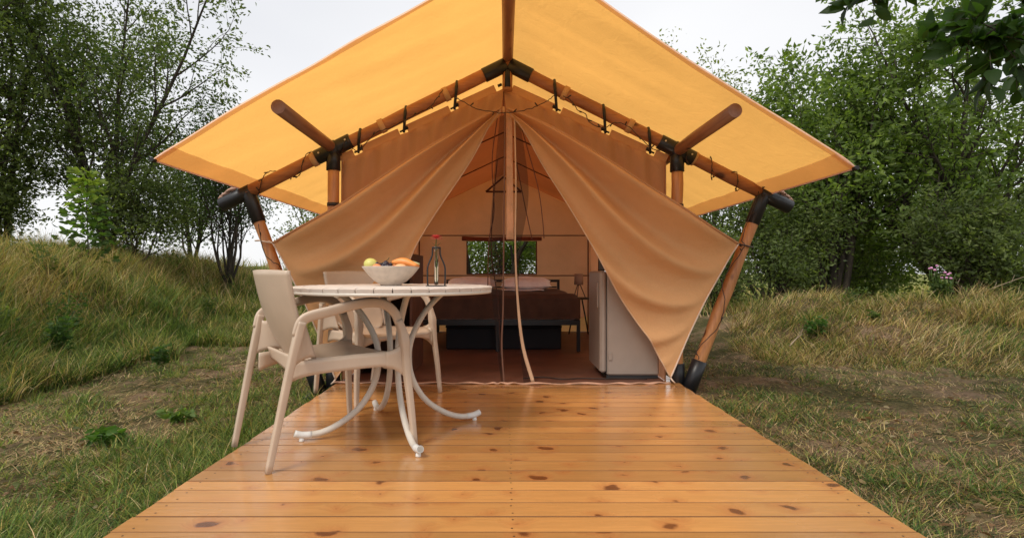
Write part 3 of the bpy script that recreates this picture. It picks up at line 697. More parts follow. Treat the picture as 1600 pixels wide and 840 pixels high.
# bowl and fruit
BC = Vector((-.580, 2.80, TT))
bowl = MB().lathe([(.05, .0), (.056, .002), (.058, .008), (.085, .025), (.115, .054), (.138, .082), (.153, .103), (.1535, .1065), (.149, .105), (.133, .082), (.108, .056), (.07, .028), (.02, .02)], (0, 0, 0), 56).build('fruit_bowl', M_bowl)
bowl.location = BC; bowl.scale = (.95, .95, .93); tag(bowl, 'shallow flared beige ceramic bowl full of fruit on the garden table', 'bowl')
def single(mb, name, mat, loc, label, cat, group=None):
    o = mb.build(name, mat); o.location = loc; return tag(o, label, cat, group)
M_lemon = simple('lemon_skin', (.62, .58, .16), .45, var=.12, vscale=30, bump=.5, bscale=160)
M_orange = simple('melon_flesh', (.85, .30, .07), .45, var=.1, vscale=20, bump=.2)
M_peach = simple('peach_skin', (.82, .30, .12), .6, var=.25, vscale=18)
M_grape = simple('grape_skin', (.018, .012, .028), .3, var=.3, vscale=40)
Mt = Matrix.Rotation(.5, 3, 'Y')
mb = MB(); mb.ball((0, 0, 0), .034, 20, 14, (1.12, 1, .98), Mt); mb.tube([Mt @ Vector((.036, 0, 0)), Mt @ Vector((.043, 0, 0))], [.008, .003], 8)
single(mb, 'lemon', M_lemon, BC+Vector((-.10, -.01, .107)), 'yellow green lemon at the left side of the fruit bowl', 'lemon')
gb = thing('grape_bunch', 'bunch of dark blue grapes in the middle of the bowl', 'grapes', BC+Vector((-.025, -.02, .10)))
for k in range(26):
    a = random.uniform(0, 2*PI); r = random.uniform(0, .045); o = MB().ball((0, 0, 0), random.uniform(.009, .0115), 9, 7, (1, 1, 1.15)).build('grape', M_grape, gb, world=False)
    o.location = (r*math.cos(a)*1.15, r*math.sin(a), random.uniform(-.006, .022)*(1-r*9))
stem_m = simple('fruit_stem', (.1, .09, .03), .8)
MB().tube([(-.02, 0, .015), (0, 0, .025), (.015, 0, .035), (.02, .0, .045)], .002, 5).build('stem', stem_m, gb, world=False)
single(MB().ball((0, 0, 0), .03, 18, 12, (1, 1, .92)), 'peach', M_peach, BC+Vector((.035, .03, .098)), 'small orange peach between the grapes and the melon wedge', 'peach')
single(MB().ball((0, 0, 0), .026, 18, 12, (1, 1, .92)), 'apricot', M_peach, BC+Vector((-.055, -.075, .088)), 'pinkish apricot peeking over the rim below the lemon', 'apricot')
def melon(u, v):
    a = PI*(u-.5)*.9; x = .085*math.sin(a); rz_ = .062*math.cos(a); th_ = -PI*.5+PI*v
    return Vector((x, .03*math.cos(th_)*1.0*math.cos(a)-.01, rz_*.55+.02*math.sin(th_)))
ml = thing('melon_wedge', 'bright orange melon wedge leaning on the right side of the bowl', 'melon', BC+Vector((.078, -.02, .104)), -.2)
mb = MB()
for j in range(13):
    pass
NU = 14; vv = []; ff = []
for i in range(NU+1):
    t = i/NU; x = -.066+.132*t; h = .034*math.sin(PI*(.12+.76*t))*(1.25-.55*t)+.004
    vv += [(x, -.026, 0), (x, .026, 0), (x, .022, h*.75), (x, 0, h), (x, -.024, h*.8)]
for i in range(NU):
    for k in range(5): ff.append((i*5+k, i*5+(k+1) % 5, (i+1)*5+(k+1) % 5, (i+1)*5+k))
ff.append((4, 3, 2, 1, 0)); ff.append(tuple(NU*5+k for k in range(5)))
mb.add(vv, ff, True); o = mb.build('flesh', M_orange, ml, world=False); o.rotation_euler = (0, .12, 0)
mb = MB(); mb.slab(lambda u, v: (-.066+.132*u, .028, .002+.024*math.sin(PI*(.12+.76*u))*v), 12, 2, .003); mb.build('rind', simple('melon_rind', (.45, .42, .2), .6), ml, world=False)
single(MB().ball((0, 0, 0), .022, 14, 10, (1.3, 1, .6)), 'peach_slice', simple('peach_flesh', (.85, .45, .22), .5), BC+Vector((.065, -.085, .098)), 'pale orange peach slice in front of the melon wedge', 'peach')

# wire vase and flower
VC = Vector((-.333, 2.69, TT))
vase = thing('bottle_vase', 'black wire bottle-shaped vase holding a slim glass tube, on the table', 'vase', VC)
pr = [(.041, .004), (.043, .02), (.043, .085), (.037, .112), (.024, .142), (.019, .16), (.018, .19)]
for a in (0, PI/2, PI, 3*PI/2):
    ca, sa = math.cos(a+.18), math.sin(a+.18)
    if a in (PI/2, 3*PI/2): continue
    MB().tube(spline([(VC.x+r*ca, VC.y+r*sa, VC.z+z) for r, z in pr], 28), .0042, 8).build('wire_frame', M_blackm, vase)
MB().lathe([(.044, 0), (.052, .0), (.052, .004), (.044, .0045), (.0, .0045)][:4]+[(.03, .0045)], VC, 32).build('base', M_blackm, vase)
MB().lathe([(.016, .187), (.0225, .187), (.0225, .194), (.016, .194), (.016, .187)], VC, 24).build('neck_ring', M_blackm, vase)
mgl, n, l, p = newmat('clear_glass'); p.inputs['Base Color'].default_value = (.9, .92, .88, 1); p.inputs['Transmission Weight'].default_value = 1; p.inputs['Roughness'].default_value = .02; p.inputs['IOR'].default_value = 1.3
MB().lathe([(.004, .006), (.0095, .007), (.0105, .012), (.0105, .18), (.012, .188), (.0108, .188), (.0095, .18), (.0095, .012), (.002, .009)], VC, 20).build('glass_tube', mgl, vase)
fl = thing('flower', 'single coral red flower standing in the wire vase', 'flower', VC+Vector((0, 0, .03)))
M_stem = simple('green_stem', (.07, .14, .03), .6); M_petal = simple('coral_petal', (.62, .075, .06), .6, var=.2, vscale=40)
ft = VC+Vector((0, 0, .235))
MB().tube(spline([VC+Vector((0.002, 0, .012)), VC+Vector((.001, 0, .12)), VC+Vector((-.002, 0, .19)), ft], 14), .0022, 6).build('stem', M_stem, fl)
for k in range(2):
    a = k*PI; b0 = VC+Vector((0, 0, .197)); d = Vector((math.cos(a), 0, .8)).normalized()
    MB().slab(lambda u, v: b0+d*(.028*u)+Vector((0, (v-.5)*.012*math.sin(PI*min(1, u+.05)), 0)), 5, 2, .001).build('leaf', M_stem, fl)
for ring, (cnt, tilt, ln) in enumerate(((11, .15, .032), (10, .6, .03), (8, 1.0, .026), (6, 1.35, .02))):
    for k in range(cnt):
        a = 2*PI*k/cnt+ring*.3; dr = Vector((math.cos(a)*math.cos(tilt), math.sin(a)*math.cos(tilt), math.sin(tilt))); sd_ = Vector((-math.sin(a), math.cos(a), 0)); up_ = dr.cross(sd_)
        MB().slab(lambda u, v: ft+dr*(ln*u)+sd_*((v-.5)*.014*math.sin(PI*(.12+.8*u)))+up_*(-.006*u*u), 4, 3, .0008).build('petal', M_petal, fl)

# ------------------------------------------------------------------ chairs
def make_chair(label):
    t = thing('garden_armchair', label, 'chair', (0, 0, 0), 0, 'taupe plastic armchairs at the table')
    def bfn(u, v):                                # backrest: u across, v bottom -> top
        hw = .192+.030*v-.07*max(0, .2-v)/.2*(.6); y_ = (u*2-1); hw2 = hw*(1-.0*v)
        edge = abs(y_)
        x = -.095-.142*v-.045*(1-edge**2)*(.75+.25*v)-.022*math.sin(PI*v)
        z = .41+.42*v+(.006*(1-edge**2) if v > .98 else 0)+.035*(edge**3)*max(0, (.25-v)/.25)
        return Vector((x, y_*hw2, z))
    MB().slab(bfn, 18, 22, lambda u, v: .011+.004*(abs(u*2-1) > .9)).build('backrest', M_plastic, t, world=False)
    def sfn(u, v):                                # seat: u across, v rear -> front
        y_ = u*2-1; hw = .185+.085*v
        x = -.135+.43*v; z = .425+.012*v-.020*math.sin(PI*v)*(1-y_*y_)
        e = abs(y_)
        yy = y_*hw
        if e > .86: z += .012*(e-.86)/.14
        if v < .18: z += .012*((.18-v)/.18)**2*(1-.2*e)
        if v > .9: z -= .03*((v-.9)/.1)**1.5
        return Vector((x, yy, z))
    MB().slab(sfn, 20, 24, .011).build('seat', M_plastic, t, world=False)
    for s in (-1, 1):
        def ap(u, v, s=s):                        # side apron, runs from the rear leg to the front leg
            x = -.225+.52*u; hw = .185+.085*u; d = .062+.05*abs(2*u-1)**5*(1 if u > .5 else .5)
            return Vector((x, s*(hw+.004+.006*v), .438+.012*u-.0*v-d*v))
        MB().slab(ap, 16, 4, .012).build('side_apron', M_plastic, t, world=False)
        # rear leg, rising into the arm
        rl = spline([(-.325, s*.232, 0), (-.285, s*.238, .20), (-.245, s*.245, .40), (-.212, s*.252, .55), (-.196, s*.256, .615)], 22)
        MB().tube(rl, [.0125+.0050*min(1, k/16) for k in range(23)], 16, asp=1.05, up=(1, 0, 0), power=5).build('leg', M_plastic, t, world=False)
        fl_ = spline([(.315, s*.335, 0), (.300, s*.322, .20), (.288, s*.305, .36), (.283, s*.297, .46), (.275, s*.293, .53), (.25, s*.290, .60)], 24)
        MB().tube(fl_, [.0125+.0055*min(1, k/12)+(.005*math.exp(-((k-17)/2.6)**2)) for k in range(25)], 16, asp=1.0, up=(1, 0, 0), power=5).build('leg', M_plastic, t, world=False)
        am = spline([(-.215, s*.250, .555), (-.198, s*.257, .612), (-.165, s*.264, .636), (-.08, s*.276, .655), (.03, s*.287, .680), (.12, s*.291, .688), (.185, s*.292, .672), (.232, s*.291, .633), (.256, s*.291, .585)], 40)
        MB().tube(am, [.0118+.001*math.sin(PI*k/40) for k in range(41)], 14, asp=1.8, up=(0, 0, 1), power=3.6).build('armrest', M_plastic, t, world=False)
        # web that joins seat corner and leg
        def wb(u, v, s=s): return Vector((.20+.085*u, s*(.262+.03*u), .45+.05*u*u-(.075+.10*u*u)*v))
        MB().slab(wb, 6, 4, .014).build('corner_web', M_plastic, t, world=False)
        def sw_(u, v, s=s):                       # cheek between the rear leg and the edge of the back, u leg -> back, v down
            zl = .612-.20*v; xl = -.203-.045*v; yl = .250-.008*v
            zb = .62-.175*v; q = (zb-.425)/.405; xb = -.095-.142*q-.004; yb = .192+.030*q-.004
            k = u*u*(3-2*u); return Vector((xl+(xb-xl)*u, s*(yl+(yb-yl)*k), zl+(zb-zl)*u-.03*math.sin(PI*u)*(1-v)+.02*math.sin(PI*u)*v))
        MB().slab(sw_, 8, 8, .013).build('side_cheek', M_plastic, t, world=False)
    def rs(u, v): y_ = u*2-1; e = abs(y_); return Vector((-.128-.055*e**3-.045*(1-e*e)*(.6+.4*v)+.02*v, y_*.19, .445+.02*e**2.5-.075*v*(1-.25*e*e)))
    MB().slab(rs, 24, 6, .011).build('rear_skirt', M_plastic, t, world=False)
    def fs_(u, v): y_ = u*2-1; return Vector((.292-.008*v, y_*.268, .425-.028*v-.03*v*abs(y_)**4))
    MB().slab(fs_, 16, 3, .010).build('front_skirt', M_plastic, t, world=False)
    return t
c1 = make_chair('taupe plastic armchair near the deck edge, its back turned to the camera')
c1.location = (-.880, 2.622, .001); c1.rotation_euler.z = math.radians(42)
c2 = copy_tree(c1); c2['label'] = 'taupe plastic armchair behind the table, against the left tent curtain'
B_, C_, A_ = (-.82, 3.20), (-.475, 3.71), (-1.25, 3.71)
c2.location = (-.895, 3.70, .001); c2.rotation_euler.z = math.radians(-41)

# ------------------------------------------------------------------ inside the tent
bed = thing('double_bed', 'low double bed with a dark brown bedspread and black metal frame', 'bed', (0, 6.6, 0))
bx0, bx1, by0, by1 = -.93, .80, 5.68, 7.58
def mat_f(zt, zb, r=.07):
    mb = MB(); nxx = 30; nyy = 26
    def fn(u, v):
        x = bx0+(bx1-bx0)*u; y_ = by0+(by1-by0)*v
        ex = min(u, 1-u)*(bx1-bx0); ey = min(v, 1-v)*(by1-by0)
        d = 0
        for e_ in (ex, ey):
            if e_ < r: d += r-math.sqrt(max(0, r*r-(r-e_)**2))
        return Vector((x, y_, zt-d*.9+.008*math.sin(x*6+y_*3)+.005*math.sin(x*15-y_*7)))
    mb.grid(fn, nxx*2, nyy*2)
    ring = [(bx0+(bx1-bx0)*t, by0) for t in np.linspace(0, 1, 50)]+[(bx1, by0+(by1-by0)*t) for t in np.linspace(0, 1, 30)][1:]
    mb2 = []
    for (x, y_) in ring:
        mb2.append((x, y_))
    for i in range(len(mb2)-1):
        (xa, ya), (xb, yb) = mb2[i], mb2[i+1]
        ka = .006*math.sin(i*.9); kb = .006*math.sin((i+1)*.9)
        zt_ = zt-r*.9+.02
        mb.add([(xa, ya+ka*.3, zt_), (xb, yb+kb*.3, zt_), (xb+kb*.2, yb-.006+kb, zb), (xa+ka*.2, ya-.006+ka, zb)], [(0, 1, 2, 3)], True)
    x = bx0; mb.add([(bx0, by0, zt-r*.9+.02), (bx0, by1, zt-r*.9+.02), (bx0, by1, zb), (bx0, by0, zb)], [(0, 1, 2, 3)])
    return mb
mat_f(.60, .345).build('bedspread', M_duvet, bed)
MB().box((bx0+.03, by0+.03, .33), (bx1-.03, by1, .52), .03).build('mattress', M_sheetw, bed)
MB().box((bx0, by0, .28), (bx1, by0+.03, .335)).build('side_rail', M_blackm, bed); MB().box((bx0, by1-.03, .28), (bx1, by1, .335)).build('side_rail', M_blackm, bed)
MB().box((bx0, by0+.031, .285), (bx0+.03, by1-.031, .335)).build('side_rail', M_blackm, bed); MB().box((bx1-.03, by0+.031, .285), (bx1, by1-.031, .335)).build('side_rail', M_blackm, bed)
for x in (bx0, -.08, bx1-.035):
    for y_ in (by0+.002, by1-.037): MB().box((x, y_, .006), (x+.035, y_+.035, .2799)).build('leg', M_blackm, bed)
for k in range(10):
    yy = by0+.12+k*.18; MB().box((bx0+.031, yy, .3), (bx1-.031, yy+.07, .318)).build('slat', M_cab, bed)
hb = MB().box((-.80, by1+.01, .70), (.78, by1+.035, .735)); hb.build('headboard_rail', M_blackm, bed)
for x in (-.80, .745): MB().box((x, by1+.011, .006), (x+.035, by1+.034, .6995)).build('headboard_post', M_blackm, bed)
MB().box((-.76, by1+.012, .62), (.74, by1+.033, .64)).build('headboard_rail', M_blackm, bed)
def pillow(loc, rz, label):
    mb = MB()
    def f(sgn):
        def fn(u, v):
            a, b = u*2-1, v*2-1; e = (1-abs(a)**3.2)*(1-abs(b)**3.2); k = 1+.06*(abs(a)**4)*(abs(b)**4)
            return Vector((a*.31*k, b*.2*k, sgn*.078*max(e, 0)**.55+.008*math.sin(a*7+b*4)*e))
        return fn
    mb.grid(f(1), 22, 18); mb.grid(f(-1), 22, 18, flip=True)
    o = mb.build('pillow', M_pillow); o.location = loc; o.rotation_euler = (.16, 0, rz); tag(o, label, 'pillow', 'pillows on the bed'); return o
pillow((-.42, 7.12, .685), .03, 'pale pink pillow at the left side of the bed, partly behind the table top')
pillow((.29, 7.05, .69), -.04, 'pale pink pillow at the right side of the bed under the window')
so = MB().slab(lambda u, v: (-.02+.52*u, 6.72+.14*v, .612+.004*math.sin(u*9)), 20, 4, .012).build('folded_sheet', M_sheetw); tag(so, 'strip of white folded sheet lying below the right pillow', 'sheet')
M_box = simple('black_fabric_box', (.008, .008, .011), .8)
for x0, x1, lb in ((-.62, -.068, 'left black storage box under the bed, beside the table leg'), (-.035, .62, 'wider black storage box under the bed, right of the narrow gap')):
    t = thing('storage_box', lb, 'box', ((x0+x1)/2, 6.1, .006), group='storage boxes under the bed')
    MB().box((x0, 5.85, .006), (x1, 6.5, .235), .01).build('body', M_box, t); MB().box((x0-.006, 5.844, .235), (x1+.006, 6.506, .262), .006).build('lid', M_box, t)
# bedside table and tripod lamp
ns = thing('bedside_table', 'small round black bedside table beside the bed', 'table', (1.0, 7.25, 0))
MB().lathe([(.0, .478), (.16, .478), (.165, .484), (.165, .496), (.16, .5)], (1.0, 7.25, 0), 32).build('tabletop', M_blackm, ns)
for k in range(3):
    a = 2*PI*k/3+.4; MB().tube([(1.0+.05*math.cos(a), 7.25+.05*math.sin(a), .478), (1.0+.15*math.cos(a), 7.25+.15*math.sin(a), .006)], .01, 8).build('leg', M_blackm, ns)
lm = thing('table_lamp', 'small tripod lamp with a beige drum shade beside the bed', 'lamp', (1.0, 7.25, .5))
MB().lathe([(.056, .67), (.062, .67), (.056, .815), (.052, .815), (.056, .67)], (1.0, 7.25, 0), 28).build('lamp_shade', M_shade, lm)
for k in range(3):
    a = 2*PI*k/3+.15; MB().tube([(1.0+.008*math.cos(a), 7.25+.008*math.sin(a), .70), (1.0+.09*math.cos(a), 7.25+.09*math.sin(a), .503)], .006, 8).build('leg', M_cab, lm)
MB().tube([(1.0, 7.25, .66), (1.0, 7.25, .72)], .012, 10).build('bulb_holder', M_blackm, lm)
# fridge
fr = thing('fridge', 'pale grey fridge just inside the tent behind the right curtain', 'fridge', (1.0, 4.5, 0))
MB().box((.80, 4.215, .03), (1.205, 4.76, .835), .012).build('body', M_fridge, fr)
MB().box((.745, 4.21, .05), (.796, 4.765, .84), .016).build('door', M_fridge, fr)
MB().box((.80, 4.23, .006), (1.20, 4.75, .03)).build('plinth', M_rubber, fr)
MB().box((.7963, 4.222, .05), (.7997, 4.755, .83)).build('door_seal', M_rubber, fr)
MB().box((.812, 4.205, .15), (.838, 4.2145, .21), .002).build('hinge', M_fridge, fr)
MB().box((.735, 4.27, .55), (.7448, 4.30, .75), .003).build('handle', M_fridge, fr)
mw = thing('microwave', 'dark appliance standing on the fridge behind the tent curtain', 'appliance', (1.0, 4.5, .836))
MB().box((.82, 4.28, .842), (1.18, 4.66, 1.02), .008).build('body', M_rubber, mw); MB().box((.812, 4.30, .852), (.8195, 4.64, 1.01)).build('door', M_blackm, mw)
# shelf on the left
cb = thing('shelf_unit', 'dark brown shelf unit inside the tent behind the chairs', 'shelf', (-1.0, 4.7, 0))
MB().box((-1.2, 4.4, .006), (-1.18, 5.0, .98)).build('side_panel', M_cab, cb); MB().box((-.76, 4.4, .006), (-.74, 5.0, .98)).build('side_panel', M_cab, cb)
for z in (.05, .32, .62, .96): MB().box((-1.1795, 4.41, z), (-.7605, 4.995, z+.02)).build('shelf', M_cab, cb)
MB().box((-1.1795, 4.985, .07), (-.7605, 4.994, .96)).build('back_panel', M_cab, cb)
for (x, z, w_, h_, c_, nm, lb, ct) in ((-1.06, .341, .16, .2, (.28, .09, .04), 'basket', 'reddish brown basket on the shelf unit', 'basket'), (-.86, .641, .12, .14, (.05, .02, .015), 'canister', 'dark canister on the shelf unit', 'canister')):
    mt = simple(nm+'_surface', c_, .7, var=.25, vscale=40, bump=.6)
    t = thing(nm, lb, ct, (x, 4.62, z)); MB().lathe([(w_*.42, 0), (w_*.5, .01), (w_*.52, h_*.9), (w_*.5, h_), (w_*.44, h_), (w_*.42, h_*.2)], (x, 4.62, z), 20).build('body', mt, t)
    MB().lathe([(w_*.1, h_), (w_*.49, h_+.001), (w_*.49, h_+.012), (w_*.1, h_+.02)], (x, 4.62, z), 20).build('lid', mt, t)
cbl = MB().tube(spline([(.15, 4.2, .012), (.3, 4.25, .012), (.45, 4.17, .012), (.6, 4.2, .012), (.78, 4.18, .012), (.9, 4.19, .012), (1.1, 4.17, .012)], 40), .005, 6).build('power_cable', M_cable); tag(cbl, 'black cable lying on the floor just inside the tent door', 'cable')

# ------------------------------------------------------------------ grass
def in_tent(X, Y): return ((X > DL-.01) & (X < DR+.01) & (Y < 7.9)) | ((np.abs(X) < 1.3) & (Y < 8.2) & (Y > 3.9))
def blades(name, P, H, Wd, bend, az, col, lean=None, nseg=3):
    n_ = len(P); V = np.zeros((n_, 2*nseg+1, 3), np.float32); C = np.zeros((n_, 2*nseg+1, 3), np.float32)
    d = np.stack([np.cos(az), np.sin(az), np.zeros(n_)], -1); tw = az+rng.uniform(-1.2, 1.2, n_)+PI/2
    sdv = np.stack([np.cos(tw), np.sin(tw), np.zeros(n_)], -1)
    th0 = rng.uniform(0, .35, n_) if lean is None else lean
    pos = P.copy(); seg = H/nseg
    for k in range(nseg+1):
        wv = Wd*(1-(k/nseg)**1.6)*.5
        if k < nseg:
            V[:, 2*k] = pos-sdv*wv[:, None]; V[:, 2*k+1] = pos+sdv*wv[:, None]
        else: V[:, 2*k] = pos
        f = k/nseg; shade = 1.0
        C[:, 2*k] = col; 
        if k < nseg: C[:, 2*k+1] = col
        th = th0+bend*(k+.5)/nseg
        pos = pos+(d*np.sin(th)[:, None]+np.array([0, 0, 1.])*np.cos(th)[:, None])*seg[:, None]
    nv = 2*nseg+1; base = (np.arange(n_)*nv)[:, None]; F = []
    for k in range(nseg-1):
        F.append(np.stack([base[:, 0]+2*k, base[:, 0]+2*k+1, base[:, 0]+2*k+3], -1)); F.append(np.stack([base[:, 0]+2*k, base[:, 0]+2*k+3, base[:, 0]+2*k+2], -1))
    k = nseg-1; F.append(np.stack([base[:, 0]+2*k, base[:, 0]+2*k+1, base[:, 0]+2*k+2], -1))
    o = npmesh(name, V.reshape(-1, 3), np.concatenate(F), M_grass, None, C.reshape(-1, 3)); return o
M_grass = attrmat('grass_blades', .35, .6, .25, (1.2, 1.25, .8))
PAL = dict(green=np.array([.10, .165, .035]), lime=np.array([.23, .28, .06]), yell=np.array([.43, .34, .11]), straw=np.array([.62, .47, .26]), brown=np.array([.25, .155, .085]), dark=np.array([.035, .065, .018]))
def pick(n_, w_):
    ks = list(w_.keys()); pr = np.array([np.broadcast_to(w_[k], (n_,)) for k in ks]); pr = np.clip(pr, 0, None); pr = pr/pr.sum(0); cu = np.cumsum(pr, 0); r = rng.random(n_)
    idx = (r[None] > cu).sum(0).clip(0, len(ks)-1); c = np.stack([PAL[k] for k in ks])[idx]
    return c*rng.uniform(.7, 1.3, (n_, 1))*rng.uniform(.9, 1.1, (n_, 3))
def sample(n_, u0, u1, y0, y1, cl=.0):
    Yv = np.exp(rng.uniform(math.log(y0), math.log(y1), n_)); X = rng.uniform(u0, u1, n_)*Yv
    if cl > 0:                                    # gather into tufts
        m = max(1, n_//14); Yt = np.exp(rng.uniform(math.log(y0), math.log(y1), m)); Xt = rng.uniform(u0, u1, m)*Yt; i_ = rng.integers(0, m, n_)
        r = np.abs(rng.normal(0, cl, n_)); a = rng.uniform(0, 2*PI, n_); X = Xt[i_]+r*np.cos(a); Yv = Yt[i_]+r*np.sin(a)
        return X, Yv, a, Xt[i_], Yt[i_]
    return X, Yv, rng.uniform(0, 2*PI, n_), X, Yv
def trand(Xt, Yt): q = np.sin(Xt*571.3+Yt*913.7)*43758.5; return (q-np.floor(q))*2-1
def bankL(X, Y):
    return np.where(X < -1.7, (-X-3.6-.13*(Y-4.5))/2.6, -1)
def bankR(X, Y):
    yr = np.interp(X, [2.5, 4, 6, 9], [5.6, 5.0, 4.3, 3.6]); return np.where(X > 2.7, (Y-yr)/1.9, -1)
# tall bank grass, left
X, Y, a, Xt, Yt = sample(150000, -1.08, -.30, 3.6, 13, .06)
b = bankL(X, Y)+.12*vn(X, Y, 2.3, 41); k = ((b > .0) | ((Y > 6.8) & (b > -.95))) & (b < 3.2) & ~in_tent(X, Y); X, Y, a, Xt, Yt, b = [q[k] for q in (X, Y, a, Xt, Yt, b)]
tr_ = trand(Xt, Yt); cl_ = vn(Xt, Yt, 1.9, 4)+.55*tr_; n_ = len(X); up_ = np.clip((b-.15)/.6, 0, 1)+.3*(b < 0)
H = (.17+.22*np.clip(b+.25, 0, 1))*(1+.35*vn(Xt, Yt, 3.1, 6)+.35*trand(Yt, Xt))*rng.uniform(.55, 1.25, n_); H = np.clip(H, .07, .6)
col = pick(n_, dict(green=.95-.55*up_+.5*cl_, lime=.5+.1*cl_, yell=.2+.75*up_-.35*cl_, straw=.08+.42*up_-.22*cl_, brown=.04+.2*up_, dark=.3-.15*up_))
col = col*(1+.38*trand(Xt*1.9, Yt))[:, None]; blades('tall_grass', np.stack([X, Y, hgt(X, Y)-.01], -1), H, .0042+.0007*Y*rng.uniform(.6, 1.3, n_), rng.uniform(.4, 1.9, n_), np.where(rng.random(n_) < .5, a, -1.2+2.2*trand(Yt*1.3, Xt)+rng.normal(0, .5, n_)), col)
tag(bpy.data.objects['tall_grass'], 'tall green and yellowing grass covering the bank on the left', 'grass', kind='stuff')
# low grass and straw on the left flat
X, Y, a, Xt, Yt = sample(74000, -1.08, -.26, 1.45, 7.5, .028)
b = bankL(X, Y); dk = np.exp(-((X-DL)/.55)**2); pt = vn(Xt, Yt, 3.2, 9)+.9*dk+.25
k = (b < .25) & ~in_tent(X, Y) & (pt+.5*trand(Xt, Yt) > rng.uniform(-.05, .35, len(X))); X, Y, a, Xt, Yt, b, dk, pt = [q[k] for q in (X, Y, a, Xt, Yt, b, dk, pt)]; n_ = len(X)
H = (.035+.04*np.clip(pt+.6*trand(Yt, Xt), 0, 1.6))*rng.uniform(.5, 1.5, n_)+.02*dk
blades('short_grass', np.stack([X, Y, hgt(X, Y)-.006], -1), H*1.15, .0035+.0004*Y, rng.uniform(.3, 1.5, n_), a, pick(n_, dict(green=.7+.2*pt, lime=.5, yell=.12, straw=.07, dark=.15))*(1+.3*trand(Xt*1.9, Yt))[:, None], rng.uniform(.1, .9, n_))
tag(bpy.data.objects['short_grass'], 'short green grass patches beside the left edge of the deck', 'grass', kind='stuff')
def straw(name, n_, u0, u1, y0, y1, cond, wts, lab, hh=(.04, .13)):
    X, Y, a, Xt, Yt = sample(n_, u0, u1, y0, y1, .07); k = cond(X, Y, Xt, Yt) & ~in_tent(X, Y); X, Y, a, Xt, Yt = [q[k] for q in (X, Y, a, Xt, Yt)]; m = len(X)
    az = vn(Xt, Yt, 1.3, 12)*3+rng.normal(0, .7, m)
    blades(name, np.stack([X, Y, hgt(X, Y)+.004], -1), rng.uniform(*hh, m), .0021+.0005*Y, rng.uniform(-.25, .3, m), az, pick(m, wts), rng.uniform(1.2, 1.56, m), 2)
    tag(bpy.data.objects[name], lab, 'dry grass', kind='stuff')
straw('straw_litter', 42000, -1.08, -.26, 1.45, 7, lambda X, Y, Xt, Yt: (bankL(X, Y) < .2) & (X < DL), dict(straw=.5, brown=.55, yell=.2, green=.15), 'flattened dry straw lying on the bare ground left of the deck', (.035, .10))
# right side: trampled short grass, dry bank
X, Y, a, Xt, Yt = sample(90000, .3, 1.02, 1.6, 9.5, .03)
b = bankR(X, Y); dk = np.exp(-((X-DR)/.5)**2); pt = vn(Xt, Yt, 2.7, 15)+.5*dk+.22
k = (b < .25) & ~in_tent(X, Y) & (pt+.5*trand(Xt, Yt) > rng.uniform(-.15, .3, len(X))); X, Y, a, Xt, Yt, b, dk, pt = [q[k] for q in (X, Y, a, Xt, Yt, b, dk, pt)]; n_ = len(X)
blades('trampled_grass', np.stack([X, Y, hgt(X, Y)-.006], -1), (.032+.045*np.clip(pt+.5*trand(Yt, Xt), 0, 1.5))*rng.uniform(.5, 1.6, n_), .0032+.0005*Y, rng.uniform(.3, 1.5, n_), a, pick(n_, dict(green=.6+.3*pt, lime=.2, yell=.25, straw=.18-.1*pt, brown=.3, dark=.4)), rng.uniform(.3, 1.2, n_))
tag(bpy.data.objects['trampled_grass'], 'short dark trampled grass along the right edge of the deck', 'grass', kind='stuff')
straw('matted_straw', 40000, .3, 1.02, 1.6, 9, lambda X, Y, Xt, Yt: (bankR(X, Y) < .3) & (X > DR), dict(straw=.25, brown=.8, yell=.25, dark=.35), 'brown matted straw on the ground right of the deck', (.03, .085))
X, Y, a, Xt, Yt = sample(76000, .42, 1.02, 4.2, 11, .075)
b = bankR(X, Y)+.25*vn(X, Y, 2.3, 43); k = (b > 0) & (b < 3) & ~in_tent(X, Y); X, Y, a, Xt, Yt, b = [q[k] for q in (X, Y, a, Xt, Yt, b)]; n_ = len(X); cl_ = vn(Xt, Yt, 2.1, 21)+.6*trand(Xt, Yt)
H = (.11+.10*np.clip(b, 0, 1))*(1+.45*vn(Xt, Yt, 2.7, 16)+.4*trand(Yt*1.7, Xt))*rng.uniform(.5, 1.4, n_); H = np.clip(H, .05, .42)
az = np.where(rng.random(n_) < .7, -PI/2+vn(Xt, Yt, 1.5, 18)*1.6+1.3*trand(Yt, Xt)+rng.normal(0, .4, n_), a)
blades('dry_bank_grass', np.stack([X, Y, hgt(X, Y)-.01], -1), H, .0034+.0006*Y*rng.uniform(.6, 1.3, n_), rng.uniform(.3, 1.3, n_), az, pick(n_, dict(green=.30+.5*cl_, lime=.2+.25*cl_, yell=.42, straw=.48-.2*cl_, brown=.40-.1*cl_, dark=.25))*(1+.38*trand(Xt*1.9, Yt))[:, None], rng.uniform(.2, 1.15, n_))
tag(bpy.data.objects['dry_bank_grass'], 'long dry blond grass bent over the bank on the right', 'dry grass', kind='stuff')
# far meadow
X, Y, a, Xt, Yt = sample(34000, -1.1, 1.1, 9, 34, .2); k = (np.abs(X) > 1.4) | (Y > 8.5); X, Y, a, Xt, Yt = [q[k] for q in (X, Y, a, Xt, Yt)]; n_ = len(X)
blades('meadow_grass', np.stack([X, Y, hgt(X, Y)-.02], -1), rng.uniform(.2, .5, n_), .004+.0010*Y, rng.uniform(.3, 1.4, n_), a, pick(n_, dict(green=.25, lime=.6, yell=.5, straw=.3)))
tag(bpy.data.objects['meadow_grass'], 'pale yellow green meadow grass behind the tent and the banks', 'grass', kind='stuff')

